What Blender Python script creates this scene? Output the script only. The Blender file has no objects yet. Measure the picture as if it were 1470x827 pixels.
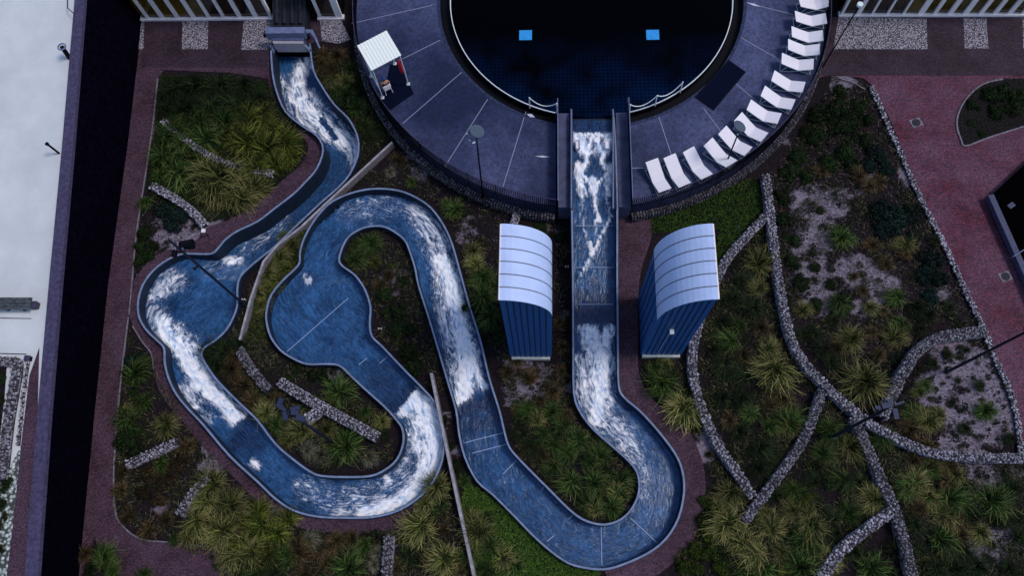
import bpy, math, random
import numpy as np
from mathutils import Vector, Matrix
from mathutils.geometry import delaunay_2d_cdt
random.seed(7)
rng = np.random.default_rng(7)
PI = math.pi
scene = bpy.context.scene
col = scene.collection

# ------------------------------------------------------------------ camera model
F, NX, NY, H = 1100.0, 788.0, 800.0, 42.0          # focal length in pixels of a 1470 px wide frame, straight-down point, height
def _rot():
    n = np.array([NX-735, -(NY-413.5), -F]); n /= np.linalg.norm(n)
    zc = -n; yc = np.array([0, 1., 0]); yc = yc - zc*(yc@zc); yc /= np.linalg.norm(yc)
    return np.array([np.cross(yc, zc), yc, zc])
RM = _rot()
def G(px, py, z=0.0):
    d = RM @ np.array([px-735, -(py-413.5), -F]); t = (H-z)/-d[2]
    return (d[0]*t, d[1]*t)
def g3(px, py, z=0.0):
    a = G(px, py, z); return Vector((a[0], a[1], z))
def PX(x, y, z=0.0):
    c = RM.T @ np.array([x, y, z-H]); return (735+F*c[0]/-c[2], 413.5-F*c[1]/-c[2])
cam_d = bpy.data.cameras.new('camera'); cam = bpy.data.objects.new('camera', cam_d); col.objects.link(cam)
M4 = Matrix([list(RM[0])+[0], list(RM[1])+[0], list(RM[2])+[H], [0, 0, 0, 1]])
cam.matrix_world = M4
cam_d.sensor_width = 36; cam_d.lens = 36*F/1470; cam_d.clip_end = 3000; cam_d.clip_start = .5
scene.camera = cam
def height_of(base, top, zb=0.0, zmax=16):
    b = np.array(G(*base, zb)); best = (9e9, 0)
    for k in range(1, 400):
        z = zb + k*zmax/400; e = np.hypot(*(np.array(G(*top, z))-b))
        if e < best[0]: best = (e, z)
    return best[1]

# ------------------------------------------------------------------ materials
def mat(name, colour, rough=.7, metal=0.0, noise=0.0, nscale=6.0, spec=.3, bump=0.0, bscale=40.0, col2=None, emit=None, estr=0):
    m = bpy.data.materials.new(name); m.use_nodes = True; nt = m.node_tree; b = nt.nodes['Principled BSDF']
    b.inputs['Roughness'].default_value = rough; b.inputs['Metallic'].default_value = metal
    b.inputs['Specular IOR Level'].default_value = spec
    b.inputs['Base Color'].default_value = (*colour, 1)
    if noise > 0 or col2:
        tc = nt.nodes.new('ShaderNodeTexCoord'); n = nt.nodes.new('ShaderNodeTexNoise')
        n.inputs['Scale'].default_value = nscale; n.inputs['Detail'].default_value = 8; n.inputs['Roughness'].default_value = .65
        r = nt.nodes.new('ShaderNodeValToRGB'); r.color_ramp.elements[0].position = .35; r.color_ramp.elements[1].position = .68
        c2 = col2 or tuple(min(1, c*(1+noise)) for c in colour); c1 = colour if col2 else tuple(c*(1-noise) for c in colour)
        r.color_ramp.elements[0].color = (*c1, 1); r.color_ramp.elements[1].color = (*c2, 1)
        nt.links.new(tc.outputs['Object'], n.inputs['Vector']); nt.links.new(n.outputs['Fac'], r.inputs['Fac'])
        nt.links.new(r.outputs['Color'], b.inputs['Base Color'])
    if bump > 0:
        tc = nt.nodes.new('ShaderNodeTexCoord'); n = nt.nodes.new('ShaderNodeTexNoise'); n.inputs['Scale'].default_value = bscale; n.inputs['Detail'].default_value = 6
        bp = nt.nodes.new('ShaderNodeBump'); bp.inputs['Strength'].default_value = bump; bp.inputs['Distance'].default_value = .03
        nt.links.new(tc.outputs['Object'], n.inputs['Vector']); nt.links.new(n.outputs['Fac'], bp.inputs['Height']); nt.links.new(bp.outputs['Normal'], b.inputs['Normal'])
    if emit: b.inputs['Emission Color'].default_value = (*emit, 1); b.inputs['Emission Strength'].default_value = estr
    return m
class NT:
    def __init__(s, m): s.t = m.node_tree
    def n(s, typ, **kw):
        o = s.t.nodes.new('ShaderNode'+typ)
        for k, v in kw.items(): setattr(o, k, v)
        return o
    def l(s, a, b): s.t.links.new(a, b)
def colattr_mat(name, rough=.7, spec=.2, noise=0.0, tint=(1, 1, 1), nsc=8, transl=False):
    m = mat(name, (.5, .5, .5), rough, spec=spec); N = NT(m); b = m.node_tree.nodes['Principled BSDF']
    a = N.n('Attribute'); a.attribute_name = 'Col'
    oi = N.n('ObjectInfo'); hs = N.n('HueSaturation')
    mr = N.n('MapRange'); mr.inputs['To Min'].default_value = .5; mr.inputs['To Max'].default_value = 1.2
    N.l(oi.outputs['Random'], mr.inputs['Value']); N.l(a.outputs['Color'], hs.inputs['Color']); N.l(mr.outputs['Result'], hs.inputs['Value'])
    out = hs.outputs['Color']
    if noise:
        tc = N.n('TexCoord'); nn = N.n('TexNoise'); nn.inputs['Scale'].default_value = nsc; nn.inputs['Detail'].default_value = 6
        m2 = N.n('MapRange'); m2.inputs['From Min'].default_value = .3; m2.inputs['From Max'].default_value = .7
        m2.inputs['To Min'].default_value = 1-noise; m2.inputs['To Max'].default_value = 1+noise
        h2 = N.n('HueSaturation'); N.l(tc.outputs['Object'], nn.inputs['Vector']); N.l(nn.outputs['Fac'], m2.inputs['Value']); N.l(m2.outputs['Result'], h2.inputs['Value']); N.l(out, h2.inputs['Color']); out = h2.outputs['Color']
    N.l(out, b.inputs['Base Color'])
    return m
def brick_mat(name, c1, c2, mortar, patch):
    m = mat(name, c1, .8, spec=.25); N = NT(m); b = m.node_tree.nodes['Principled BSDF']
    tc = N.n('TexCoord'); br = N.n('TexBrick'); br.inputs['Scale'].default_value = 1; br.inputs['Brick Width'].default_value = .22; br.inputs['Row Height'].default_value = .10
    br.inputs['Mortar Size'].default_value = .012; br.inputs['Color1'].default_value = (*c1, 1); br.inputs['Color2'].default_value = (*c2, 1); br.inputs['Mortar'].default_value = (*mortar, 1)
    N.l(tc.outputs['Object'], br.inputs['Vector'])
    n = N.n('TexNoise'); n.inputs['Scale'].default_value = .35; n.inputs['Detail'].default_value = 9; n.inputs['Roughness'].default_value = .7
    N.l(tc.outputs['Object'], n.inputs['Vector'])
    r = N.n('ValToRGB'); r.color_ramp.elements[0].position = .35; r.color_ramp.elements[1].position = .75
    r.color_ramp.elements[0].color = (0, 0, 0, 1); r.color_ramp.elements[1].color = (.75, .75, .75, 1); N.l(n.outputs['Fac'], r.inputs['Fac'])
    n2 = N.n('TexNoise'); n2.inputs['Scale'].default_value = 11; n2.inputs['Detail'].default_value = 4; N.l(tc.outputs['Object'], n2.inputs['Vector'])
    mr = N.n('MapRange'); mr.inputs['From Min'].default_value = .3; mr.inputs['From Max'].default_value = .7; mr.inputs['To Min'].default_value = .35; mr.inputs['To Max'].default_value = 1.7; N.l(n2.outputs['Fac'], mr.inputs['Value'])
    mx = N.n('Mix', data_type='RGBA'); N.l(r.outputs['Color'], mx.inputs[0]); N.l(br.outputs['Color'], mx.inputs[6]); mx.inputs[7].default_value = (*patch, 1)
    hs = N.n('HueSaturation'); N.l(mx.outputs[2], hs.inputs['Color']); N.l(mr.outputs['Result'], hs.inputs['Value']); N.l(hs.outputs['Color'], b.inputs['Base Color'])
    bp = N.n('Bump'); bp.inputs['Strength'].default_value = .5; bp.inputs['Distance'].default_value = .01; N.l(n2.outputs['Fac'], bp.inputs['Height']); N.l(bp.outputs['Normal'], b.inputs['Normal'])
    return m
def pebble_mat(name, c1, c2, scale=9.0):
    m = mat(name, c1, .8); N = NT(m); b = m.node_tree.nodes['Principled BSDF']
    tc = N.n('TexCoord'); v = N.n('TexVoronoi'); v.inputs['Scale'].default_value = scale; N.l(tc.outputs['Object'], v.inputs['Vector'])
    r = N.n('ValToRGB'); r.color_ramp.elements[0].position = .0; r.color_ramp.elements[0].color = (*c2, 1); r.color_ramp.elements[1].position = 1; r.color_ramp.elements[1].color = (*c1, 1)
    sp = N.n('SeparateColor'); N.l(v.outputs['Color'], sp.inputs['Color']); N.l(sp.outputs[0], r.inputs['Fac'])
    d = N.n('ValToRGB'); d.color_ramp.elements[0].position = .35; d.color_ramp.elements[0].color = (1, 1, 1, 1); d.color_ramp.elements[1].position = .62; d.color_ramp.elements[1].color = (.12, .12, .12, 1)
    N.l(v.outputs['Distance'], d.inputs['Fac'])
    mx = N.n('Mix', data_type='RGBA', blend_type='MULTIPLY'); mx.inputs[0].default_value = 1; N.l(r.outputs['Color'], mx.inputs[6]); N.l(d.outputs['Color'], mx.inputs[7]); N.l(mx.outputs[2], b.inputs['Base Color'])
    bp = N.n('Bump'); bp.inputs['Strength'].default_value = .8; bp.inputs['Distance'].default_value = .03; bp.invert = True; N.l(v.outputs['Distance'], bp.inputs['Height']); N.l(bp.outputs['Normal'], b.inputs['Normal'])
    return m

M = {}
M['brick'] = brick_mat('purple_brick', (.068, .024, .038), (.024, .010, .019), (.010, .006, .012), (.095, .055, .085))
M['plaza'] = brick_mat('red_brick', (.130, .018, .036), (.044, .008, .022), (.016, .006, .012), (.14, .075, .12))
M['darkbrick'] = brick_mat('dark_brick', (.036, .015, .022), (.012, .006, .010), (.008, .005, .009), (.06, .035, .06))
M['white'] = mat('white_roof', (.60, .60, .60), .6, noise=.035, nscale=.9, bump=.1)
M['terrace'] = mat('pale_concrete', (.57, .58, .60), .8, noise=.10, nscale=.35, bump=.15)
M['metalroof'] = mat('zinc_roof', (.46, .56, .84), .45, noise=.06, nscale=1.2, spec=.4)
M['blueclad'] = mat('blue_cladding', (.014, .085, .28), .55, noise=.35, nscale=5, bump=.1)
M['bluedark'] = mat('dark_groove', (.003, .014, .05), .7)
M['seam'] = mat('roof_seam', (.09, .09, .13), .6)
M['plinth'] = mat('concrete_plinth', (.55, .55, .5), .8, noise=.25)
M['black'] = mat('black_metal', (.003, .003, .006), .6, spec=.1)
M['darkwall'] = mat('black_render', (.0022, .0018, .0055), .9, noise=.5, nscale=3, spec=0)
M['coping'] = mat('grey_coping', (.055, .045, .10), .85, noise=.4, nscale=5, bump=.3)
M['sling'] = mat('white_sling', (.80, .74, .80), .7, noise=.03)
M['tube'] = mat('white_tube', (.55, .60, .62), .4)
M['pooltube'] = mat('steel_rail', (.75, .78, .8), .3)
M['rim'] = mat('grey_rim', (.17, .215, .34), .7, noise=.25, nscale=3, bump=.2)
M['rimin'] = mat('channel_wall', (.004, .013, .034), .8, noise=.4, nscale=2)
M['beam'] = mat('pale_beam', (.17, .15, .17), .8, noise=.25, nscale=4, bump=.2)
M['capping'] = mat('beam_cap', (.30, .28, .31), .8, noise=.35, nscale=3, bump=.2)
M['kerb'] = mat('kerb', (.17, .15, .18), .8, noise=.4, nscale=4)
M['walk'] = mat('walk_concrete', (.07, .078, .15), .8, noise=.35, nscale=1.5, bump=.2)
M['glass'] = mat('glow_tinted_glass', (.075, .048, .004), .12, noise=.6, nscale=.7, spec=.5)  # yellow of the slightly lit interior is painted into the pane colour
M['glassdark'] = mat('dark_glass', (.022, .013, .008), .12, noise=.7, nscale=1.0, spec=.5)
M['mullion'] = mat('white_frame', (.84, .78, .80), .5, noise=.08, nscale=3)
M['flume'] = mat('flume_cover', (.012, .014, .022), .6, noise=.5, nscale=3)
M['beamgrey'] = mat('blue_grey_steel', (.13, .15, .27), .5, noise=.2, nscale=3)
M['lamp'] = mat('lamp_pole', (.006, .009, .025), .5)
M['flood'] = mat('flood_grey', (.016, .024, .065), .6)
M['disc'] = mat('lamp_disc', (.065, .09, .13), .6)
M['dot'] = mat('lamp_spot', (.7, .75, .75), .3)
M['mat'] = mat('dark_mat_and_shade', (.002, .004, .016), .9, spec=.05)
M['poollight'] = mat('pool_light', (.02, .18, .5), .4, emit=(.02, .25, .55), estr=.28, noise=.4, nscale=9)
M['red'] = mat('red_foam', (.42, .01, .03), .5)
M['skin'] = mat('skin', (.42, .20, .13), .6)
M['shirt'] = mat('black_shirt', (.012, .012, .015), .8)
M['shorts'] = mat('red_shorts', (.28, .012, .02), .8)
M['cap'] = mat('blue_cap', (.01, .06, .25), .7)
M['stone'] = colattr_mat('stone', .85, noise=.3, nsc=14)
M['core'] = mat('gabion_core', (.03, .026, .036), .9, spec=.05)
M['blade'] = colattr_mat('grass_blade', .75, spec=.12)
M['leaf'] = colattr_mat('leaf', .7, spec=.12)
M['gravel'] = pebble_mat('gravel', (.50, .45, .53), (.22, .19, .24), 12.0)
M['joint'] = mat('joint', (.26, .34, .52), .7)
M['manhole'] = mat('cast_iron', (.022, .02, .03), .7, noise=.5, nscale=12)
M['bark'] = mat('bark', (.05, .03, .02), .9)
M['roofdark'] = mat('black_roof', (.001, .001, .0015), .95, spec=0)
M['blueledge'] = mat('blue_ledge', (.04, .045, .10), .6, noise=.3)
M['gravelwhite'] = pebble_mat('white_gravel', (.62, .66, .62), (.30, .34, .32), 6.0)

# deck concrete
m = mat('deck_concrete', (.06, .06, .12), .75); N = NT(m); b = m.node_tree.nodes['Principled BSDF']; M['deck'] = m
tc = N.n('TexCoord'); n1 = N.n('TexNoise'); n1.inputs['Scale'].default_value = .17; n1.inputs['Detail'].default_value = 6
r1 = N.n('ValToRGB'); r1.color_ramp.elements[0].position = .36; r1.color_ramp.elements[0].color = (.006, .011, .046, 1); r1.color_ramp.elements[1].position = .66; r1.color_ramp.elements[1].color = (.064, .072, .160, 1)
n2 = N.n('TexNoise'); n2.inputs['Scale'].default_value = 5; n2.inputs['Detail'].default_value = 12; n2.inputs['Roughness'].default_value = .9
mr = N.n('MapRange'); mr.inputs['From Min'].default_value = .40; mr.inputs['From Max'].default_value = .61; mr.inputs['To Min'].default_value = .3; mr.inputs['To Max'].default_value = 1.8
hs = N.n('HueSaturation')
N.l(tc.outputs['Object'], n1.inputs['Vector']); N.l(tc.outputs['Object'], n2.inputs['Vector']); N.l(n1.outputs['Fac'], r1.inputs['Fac']); N.l(n2.outputs['Fac'], mr.inputs['Value'])
N.l(r1.outputs['Color'], hs.inputs['Color']); N.l(mr.outputs['Result'], hs.inputs['Value']); N.l(hs.outputs['Color'], b.inputs['Base Color'])
# soil
m = mat('soil', (.02, .02, .02), .95, spec=.1); N = NT(m); b = m.node_tree.nodes['Principled BSDF']; M['soil'] = m
tc = N.n('TexCoord'); at = N.n('Attribute'); at.attribute_name = 'sand'
nA = N.n('TexNoise'); nA.inputs['Scale'].default_value = 1.1; nA.inputs['Detail'].default_value = 10; nA.inputs['Roughness'].default_value = .7
nB = N.n('TexNoise'); nB.inputs['Scale'].default_value = 7; nB.inputs['Detail'].default_value = 10; nB.inputs['Roughness'].default_value = .8
for nn in (nA, nB): N.l(tc.outputs['Object'], nn.inputs['Vector'])
rA = N.n('ValToRGB'); rA.color_ramp.elements[0].position = .36; rA.color_ramp.elements[0].color = (.0025, .002, .0025, 1); rA.color_ramp.elements[1].position = .66; rA.color_ramp.elements[1].color = (.028, .019, .025, 1)
rB = N.n('ValToRGB'); rB.color_ramp.elements[0].position = .34; rB.color_ramp.elements[0].color = (.03, .022, .034, 1); rB.color_ramp.elements[1].position = .7; rB.color_ramp.elements[1].color = (.40, .33, .42, 1)
N.l(nB.outputs['Fac'], rA.inputs['Fac']); N.l(nB.outputs['Fac'], rB.inputs['Fac'])
ad = N.n('Math', operation='ADD'); sb = N.n('Math', operation='MULTIPLY_ADD'); sb.inputs[1].default_value = 2.2; sb.inputs[2].default_value = -1.1
N.l(nA.outputs['Fac'], sb.inputs[0]); N.l(at.outputs['Fac'], ad.inputs[0]); N.l(sb.outputs[0], ad.inputs[1])
mr = N.n('MapRange'); mr.inputs['From Min'].default_value = .38; mr.inputs['From Max'].default_value = .62; N.l(ad.outputs[0], mr.inputs['Value'])
mx = N.n('Mix', data_type='RGBA'); N.l(mr.outputs['Result'], mx.inputs[0]); N.l(rA.outputs['Color'], mx.inputs[6]); N.l(rB.outputs['Color'], mx.inputs[7]); N.l(mx.outputs[2], b.inputs['Base Color'])
bp = N.n('Bump'); bp.inputs['Strength'].default_value = 1; bp.inputs['Distance'].default_value = .08; N.l(nB.outputs['Fac'], bp.inputs['Height']); N.l(bp.outputs['Normal'], b.inputs['Normal'])
# river water
m = mat('river_water', (.02, .08, .2), .2, spec=.3); N = NT(m); b = m.node_tree.nodes['Principled BSDF']; M['river'] = m
fo = N.n('Attribute'); fo.attribute_name = 'foam'; uv = N.n('Attribute'); uv.attribute_name = 'flow'; tc = N.n('TexCoord')
mp = N.n('Mapping'); mp.inputs['Scale'].default_value = (.75, 1.9, 1); N.l(uv.outputs['Vector'], mp.inputs['Vector'])
na = N.n('TexNoise'); na.inputs['Scale'].default_value = 1.5; na.inputs['Detail'].default_value = 9; na.inputs['Roughness'].default_value = .6; na.inputs['Distortion'].default_value = 1.2
N.l(mp.outputs['Vector'], na.inputs['Vector'])
nb = N.n('TexNoise'); nb.inputs['Scale'].default_value = .7; nb.inputs['Detail'].default_value = 10; nb.inputs['Roughness'].default_value = .75; N.l(tc.outputs['Object'], nb.inputs['Vector'])
rb = N.n('ValToRGB'); rb.color_ramp.elements[0].position = .32; rb.color_ramp.elements[0].color = (.005, .030, .100, 1); rb.color_ramp.elements[1].position = .72; rb.color_ramp.elements[1].color = (.031, .128, .32, 1)
N.l(nb.outputs['Fac'], rb.inputs['Fac'])
ma = N.n('Math', operation='MULTIPLY_ADD'); ma.inputs[1].default_value = 1.6; ma.inputs[2].default_value = -.8; N.l(na.outputs['Fac'], ma.inputs[0])
ad = N.n('Math', operation='ADD'); fn = N.n('TexNoise'); fn.inputs['Scale'].default_value = 1.7; fn.inputs['Detail'].default_value = 6; fn.inputs['Roughness'].default_value = .58; fn.inputs['Distortion'].default_value = 1.6; mp3 = N.n('Mapping'); mp3.inputs['Scale'].default_value = (.8, 1.8, 1); mp3.inputs['Location'].default_value = (7.3, 2.1, 0); N.l(uv.outputs['Vector'], mp3.inputs['Vector']); N.l(mp3.outputs['Vector'], fn.inputs['Vector'])
mf = N.n('Math', operation='MULTIPLY_ADD'); mf.inputs[1].default_value = 2.0; mf.inputs[2].default_value = -1.0; N.l(fn.outputs['Fac'], mf.inputs[0]); ad0 = N.n('Math', operation='ADD'); N.l(ma.outputs[0], ad0.inputs[0]); N.l(mf.outputs[0], ad0.inputs[1])
N.l(fo.outputs['Fac'], ad.inputs[0]); N.l(ad0.outputs[0], ad.inputs[1])
mr = N.n('MapRange'); mr.inputs['From Min'].default_value = .26; mr.inputs['From Max'].default_value = .92; N.l(ad.outputs[0], mr.inputs['Value'])
gate = N.n('MapRange'); gate.inputs['From Min'].default_value = 0; gate.inputs['From Max'].default_value = .12; N.l(fo.outputs['Fac'], gate.inputs['Value'])
# thin web of foam lines
vo = N.n('TexNoise'); vo.inputs['Scale'].default_value = 2.6; vo.inputs['Detail'].default_value = 5; vo.inputs['Distortion'].default_value = 2.5; N.l(mp.outputs['Vector'], vo.inputs['Vector'])
ab = N.n('Math', operation='SUBTRACT'); ab.inputs[1].default_value = .5; N.l(vo.outputs['Fac'], ab.inputs[0]); a2 = N.n('Math', operation='ABSOLUTE'); N.l(ab.outputs[0], a2.inputs[0])
wl = N.n('MapRange'); wl.inputs['From Min'].default_value = 0; wl.inputs['From Max'].default_value = .022; wl.inputs['To Min'].default_value = .8; wl.inputs['To Max'].default_value = 0; N.l(a2.outputs[0], wl.inputs['Value'])
wg = N.n('Math', operation='MULTIPLY'); N.l(wl.outputs['Result'], wg.inputs[0]); lg = N.n('MapRange'); lg.inputs['From Min'].default_value = .02; lg.inputs['From Max'].default_value = .3; lg.inputs['To Min'].default_value = .10; N.l(fo.outputs['Fac'], lg.inputs['Value']); N.l(lg.outputs['Result'], wg.inputs[1])
mm = N.n('Math', operation='MULTIPLY'); N.l(mr.outputs['Result'], mm.inputs[0]); N.l(gate.outputs['Result'], mm.inputs[1])
mxx = N.n('Math', operation='MAXIMUM'); N.l(mm.outputs[0], mxx.inputs[0]); N.l(wg.outputs[0], mxx.inputs[1])
fc = N.n('ValToRGB'); fc.color_ramp.elements[0].position = .34; fc.color_ramp.elements[0].color = (.42, .58, .84, 1); fc.color_ramp.elements[1].position = .54; fc.color_ramp.elements[1].color = (.97, .95, .98, 1); N.l(fn.outputs['Fac'], fc.inputs['Fac'])
sl = N.n('Attribute'); sl.attribute_name = 'slick'; ms_ = N.n('Mix', data_type='RGBA'); N.l(sl.outputs['Fac'], ms_.inputs[0]); hv = N.n('HueSaturation'); mv = N.n('MapRange'); mv.inputs['From Min'].default_value = .35; mv.inputs['From Max'].default_value = .68; mv.inputs['To Min'].default_value = .5; mv.inputs['To Max'].default_value = 1.3; N.l(fn.outputs['Fac'], mv.inputs['Value']); N.l(mv.outputs['Result'], hv.inputs['Value']); N.l(rb.outputs['Color'], hv.inputs['Color']); N.l(hv.outputs['Color'], ms_.inputs[6])
sn = N.n('TexNoise'); mp2 = N.n('Mapping'); mp2.inputs['Scale'].default_value = (.6, 5, 1); N.l(uv.outputs['Vector'], mp2.inputs['Vector']); N.l(mp2.outputs['Vector'], sn.inputs['Vector']); sn.inputs['Scale'].default_value = 2; sn.inputs['Detail'].default_value = 5
sr = N.n('ValToRGB'); sr.color_ramp.elements[0].position = .35; sr.color_ramp.elements[0].color = (.002, .008, .034, 1); sr.color_ramp.elements[1].position = .7; sr.color_ramp.elements[1].color = (.009, .042, .13, 1); N.l(sn.outputs['Fac'], sr.inputs['Fac']); N.l(sr.outputs['Color'], ms_.inputs[7])
mx = N.n('Mix', data_type='RGBA'); N.l(mxx.outputs[0], mx.inputs[0]); N.l(ms_.outputs[2], mx.inputs[6]); N.l(fc.outputs['Color'], mx.inputs[7]); N.l(mx.outputs[2], b.inputs['Base Color'])
ro = N.n('MapRange'); ro.inputs['To Min'].default_value = .12; ro.inputs['To Max'].default_value = .8; N.l(mxx.outputs[0], ro.inputs['Value']); N.l(ro.outputs['Result'], b.inputs['Roughness'])
bh = N.n('Math', operation='ADD'); N.l(na.outputs['Fac'], bh.inputs[0]); N.l(fn.outputs['Fac'], bh.inputs[1]); bp = N.n('Bump'); bp.inputs['Strength'].default_value = .45; bp.inputs['Distance'].default_value = .10; N.l(bh.outputs[0], bp.inputs['Height']); N.l(bp.outputs['Normal'], b.inputs['Normal'])
# pool water
m = mat('pool_water', (.0005, .001, .003), .12, spec=.03); N = NT(m); b = m.node_tree.nodes['Principled BSDF']; M['pool'] = m
tc = N.n('TexCoord'); sx = N.n('SeparateXYZ'); N.l(tc.outputs['Object'], sx.inputs[0])
n3 = N.n('TexNoise'); n3.inputs['Scale'].default_value = .5; n3.inputs['Detail'].default_value = 7; N.l(tc.outputs['Object'], n3.inputs['Vector'])
br = N.n('TexBrick'); br.offset = 0; br.inputs['Brick Width'].default_value = .25; br.inputs['Row Height'].default_value = .25; br.inputs['Scale'].default_value = 1; br.inputs['Mortar Size'].default_value = .035
br.inputs['Color1'].default_value = (.0006, .005, .026, 1); br.inputs['Color2'].default_value = (.001, .0065, .032, 1); br.inputs['Mortar'].default_value = (.002, .014, .06, 1); N.l(tc.outputs['Object'], br.inputs['Vector'])
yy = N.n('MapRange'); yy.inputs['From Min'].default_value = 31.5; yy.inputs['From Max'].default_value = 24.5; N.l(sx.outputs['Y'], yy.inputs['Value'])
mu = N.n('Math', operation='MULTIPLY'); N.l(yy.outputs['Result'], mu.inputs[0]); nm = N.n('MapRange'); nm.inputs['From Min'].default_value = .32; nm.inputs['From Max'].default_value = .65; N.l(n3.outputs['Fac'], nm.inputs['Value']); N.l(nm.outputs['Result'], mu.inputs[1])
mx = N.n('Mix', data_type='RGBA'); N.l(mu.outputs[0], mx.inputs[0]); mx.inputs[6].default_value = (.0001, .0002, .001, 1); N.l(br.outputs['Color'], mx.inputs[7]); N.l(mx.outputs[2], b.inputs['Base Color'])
n4 = N.n('TexNoise'); n4.inputs['Scale'].default_value = 4; n4.inputs['Detail'].default_value = 5; N.l(tc.outputs['Object'], n4.inputs['Vector'])
bp = N.n('Bump'); bp.inputs['Strength'].default_value = .25; bp.inputs['Distance'].default_value = .05; N.l(n4.outputs['Fac'], bp.inputs['Height']); N.l(bp.outputs['Normal'], b.inputs['Normal'])

# ------------------------------------------------------------------ mesh builder
def _ico():
    t = (1+5**.5)/2; v = [(-1, t, 0), (1, t, 0), (-1, -t, 0), (1, -t, 0), (0, -1, t), (0, 1, t), (0, -1, -t), (0, 1, -t), (t, 0, -1), (t, 0, 1), (-t, 0, -1), (-t, 0, 1)]
    f = [(0, 11, 5), (0, 5, 1), (0, 1, 7), (0, 7, 10), (0, 10, 11), (1, 5, 9), (5, 11, 4), (11, 10, 2), (10, 7, 6), (7, 1, 8), (3, 9, 4), (3, 4, 2), (3, 2, 6), (3, 6, 8), (3, 8, 9), (4, 9, 5), (2, 4, 11), (6, 2, 10), (8, 6, 7), (9, 8, 1)]
    s = math.sqrt(1+t*t); return np.array(v)/s, f
ICO_V, ICO_F = _ico()
class MB:
    def __init__(s): s.v = []; s.f = []; s.c = []; s.mi = []; s.cur = 0
    def add(s, vs, fs, c=None):
        o = len(s.v); s.v += [tuple(map(float, q)) for q in vs]; s.f += [tuple(i+o for i in f) for f in fs]
        s.mi += [s.cur]*len(fs)
        s.c += [c or (1, 1, 1)]*len(vs)
    def box(s, cx, cy, cz, sx, sy, sz, rot=0.0, c=None):
        co, si = math.cos(rot), math.sin(rot); vs = []
        for z in (-1, 1):
            for x, y in ((-1, -1), (1, -1), (1, 1), (-1, 1)):
                X, Y = x*sx/2, y*sy/2; vs.append((cx+X*co-Y*si, cy+X*si+Y*co, cz+z*sz/2))
        s.add(vs, [(3, 2, 1, 0), (4, 5, 6, 7), (0, 1, 5, 4), (1, 2, 6, 5), (2, 3, 7, 6), (3, 0, 4, 7)], c)
    def prism(s, poly, z0, z1, c=None):
        a = sum(poly[i][0]*poly[(i+1) % len(poly)][1]-poly[(i+1) % len(poly)][0]*poly[i][1] for i in range(len(poly)))
        if a < 0: poly = poly[::-1]
        n = len(poly); zt = z1 if hasattr(z1, '__len__') else [z1]*n
        s.add([(p[0], p[1], z0) for p in poly]+[(p[0], p[1], zt[i]) for i, p in enumerate(poly)],
              [tuple(range(n-1, -1, -1)), tuple(range(n, 2*n))]+[(i, (i+1) % n, n+(i+1) % n, n+i) for i in range(n)], c)
    def tube(s, pts, r, seg=8, c=None, cap=True):
        pts = [Vector(p) for p in pts]; n = len(pts); rs = r if hasattr(r, '__len__') else [r]*n; vs = []; fs = []
        up = None
        for i, p in enumerate(pts):
            d = (pts[min(i+1, n-1)]-pts[max(i-1, 0)]).normalized()
            if up is None: up = Vector((0, 0, 1)) if abs(d.z) < .9 else Vector((1, 0, 0))
            a = d.cross(up)
            if a.length < 1e-4: a = d.cross(Vector((0, 1, 0)))
            a.normalize(); b_ = a.cross(d).normalized(); up = b_
            for k in range(seg):
                t = 2*PI*k/seg; vs.append(p+a*math.cos(t)*rs[i]+b_*math.sin(t)*rs[i])
        for i in range(n-1):
            for k in range(seg): fs.append((i*seg+k, i*seg+(k+1) % seg, (i+1)*seg+(k+1) % seg, (i+1)*seg+k))
        if cap: fs += [tuple(range(seg-1, -1, -1)), tuple(range((n-1)*seg, n*seg))]
        s.add(vs, fs, c)
    def ribbon(s, pts, w, zb, c=None):
        """wall along pts (x,y,ztop), width w, bottom zb"""
        n = len(pts); L = []; R = []
        for i in range(n):
            a = pts[max(i-1, 0)]; b_ = pts[min(i+1, n-1)]; dx, dy = b_[0]-a[0], b_[1]-a[1]; l = math.hypot(dx, dy) or 1
            nx, ny = -dy/l*w/2, dx/l*w/2; L.append((pts[i][0]+nx, pts[i][1]+ny)); R.append((pts[i][0]-nx, pts[i][1]-ny))
        vs = []
        for i in range(n):
            zt = pts[i][2]; vs += [(*L[i], zt), (*R[i], zt), (*R[i], zb), (*L[i], zb)]
        fs = []
        for i in range(n-1):
            o = 4*i
            for k in range(4): fs.append((o+k, o+4+k, o+4+(k+1) % 4, o+(k+1) % 4))
        fs += [(0, 1, 2, 3), (4*n-1, 4*n-2, 4*n-3, 4*n-4)]
        s.add(vs, fs, c)
    def stone(s, x, y, z, r, c):
        sc = rng.uniform(.7, 1.15, 3)*r; v = ICO_V*sc*rng.uniform(.88, 1.1, (12, 1)); a = rng.uniform(0, PI*2); co, si = math.cos(a), math.sin(a)
        X = v[:, 0]*co-v[:, 1]*si+x; Y = v[:, 0]*si+v[:, 1]*co+y; Z = v[:, 2]+z
        s.add(list(zip(X, Y, Z)), ICO_F, c)
    def build(s, name, m, parent=None, smooth=False, origin=None):
        me = bpy.data.meshes.new(name); v = s.v
        if origin is not None: v = [(a-origin[0], b_-origin[1], c_-origin[2]) for a, b_, c_ in v]
        me.from_pydata(v, [], s.f)
        ms = m if isinstance(m, (list, tuple)) else [m]
        for q in ms: me.materials.append(q)
        if len(ms) > 1: me.polygons.foreach_set('material_index', s.mi)
        if any(c != (1, 1, 1) for c in s.c):
            ca = me.color_attributes.new('Col', 'FLOAT_COLOR', 'POINT')
            arr = np.ones((len(s.v), 4), dtype=np.float32); arr[:, :3] = np.array(s.c); ca.data.foreach_set('color', arr.ravel())
        if smooth: me.polygons.foreach_set('use_smooth', [True]*len(me.polygons))
        me.update()
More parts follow.
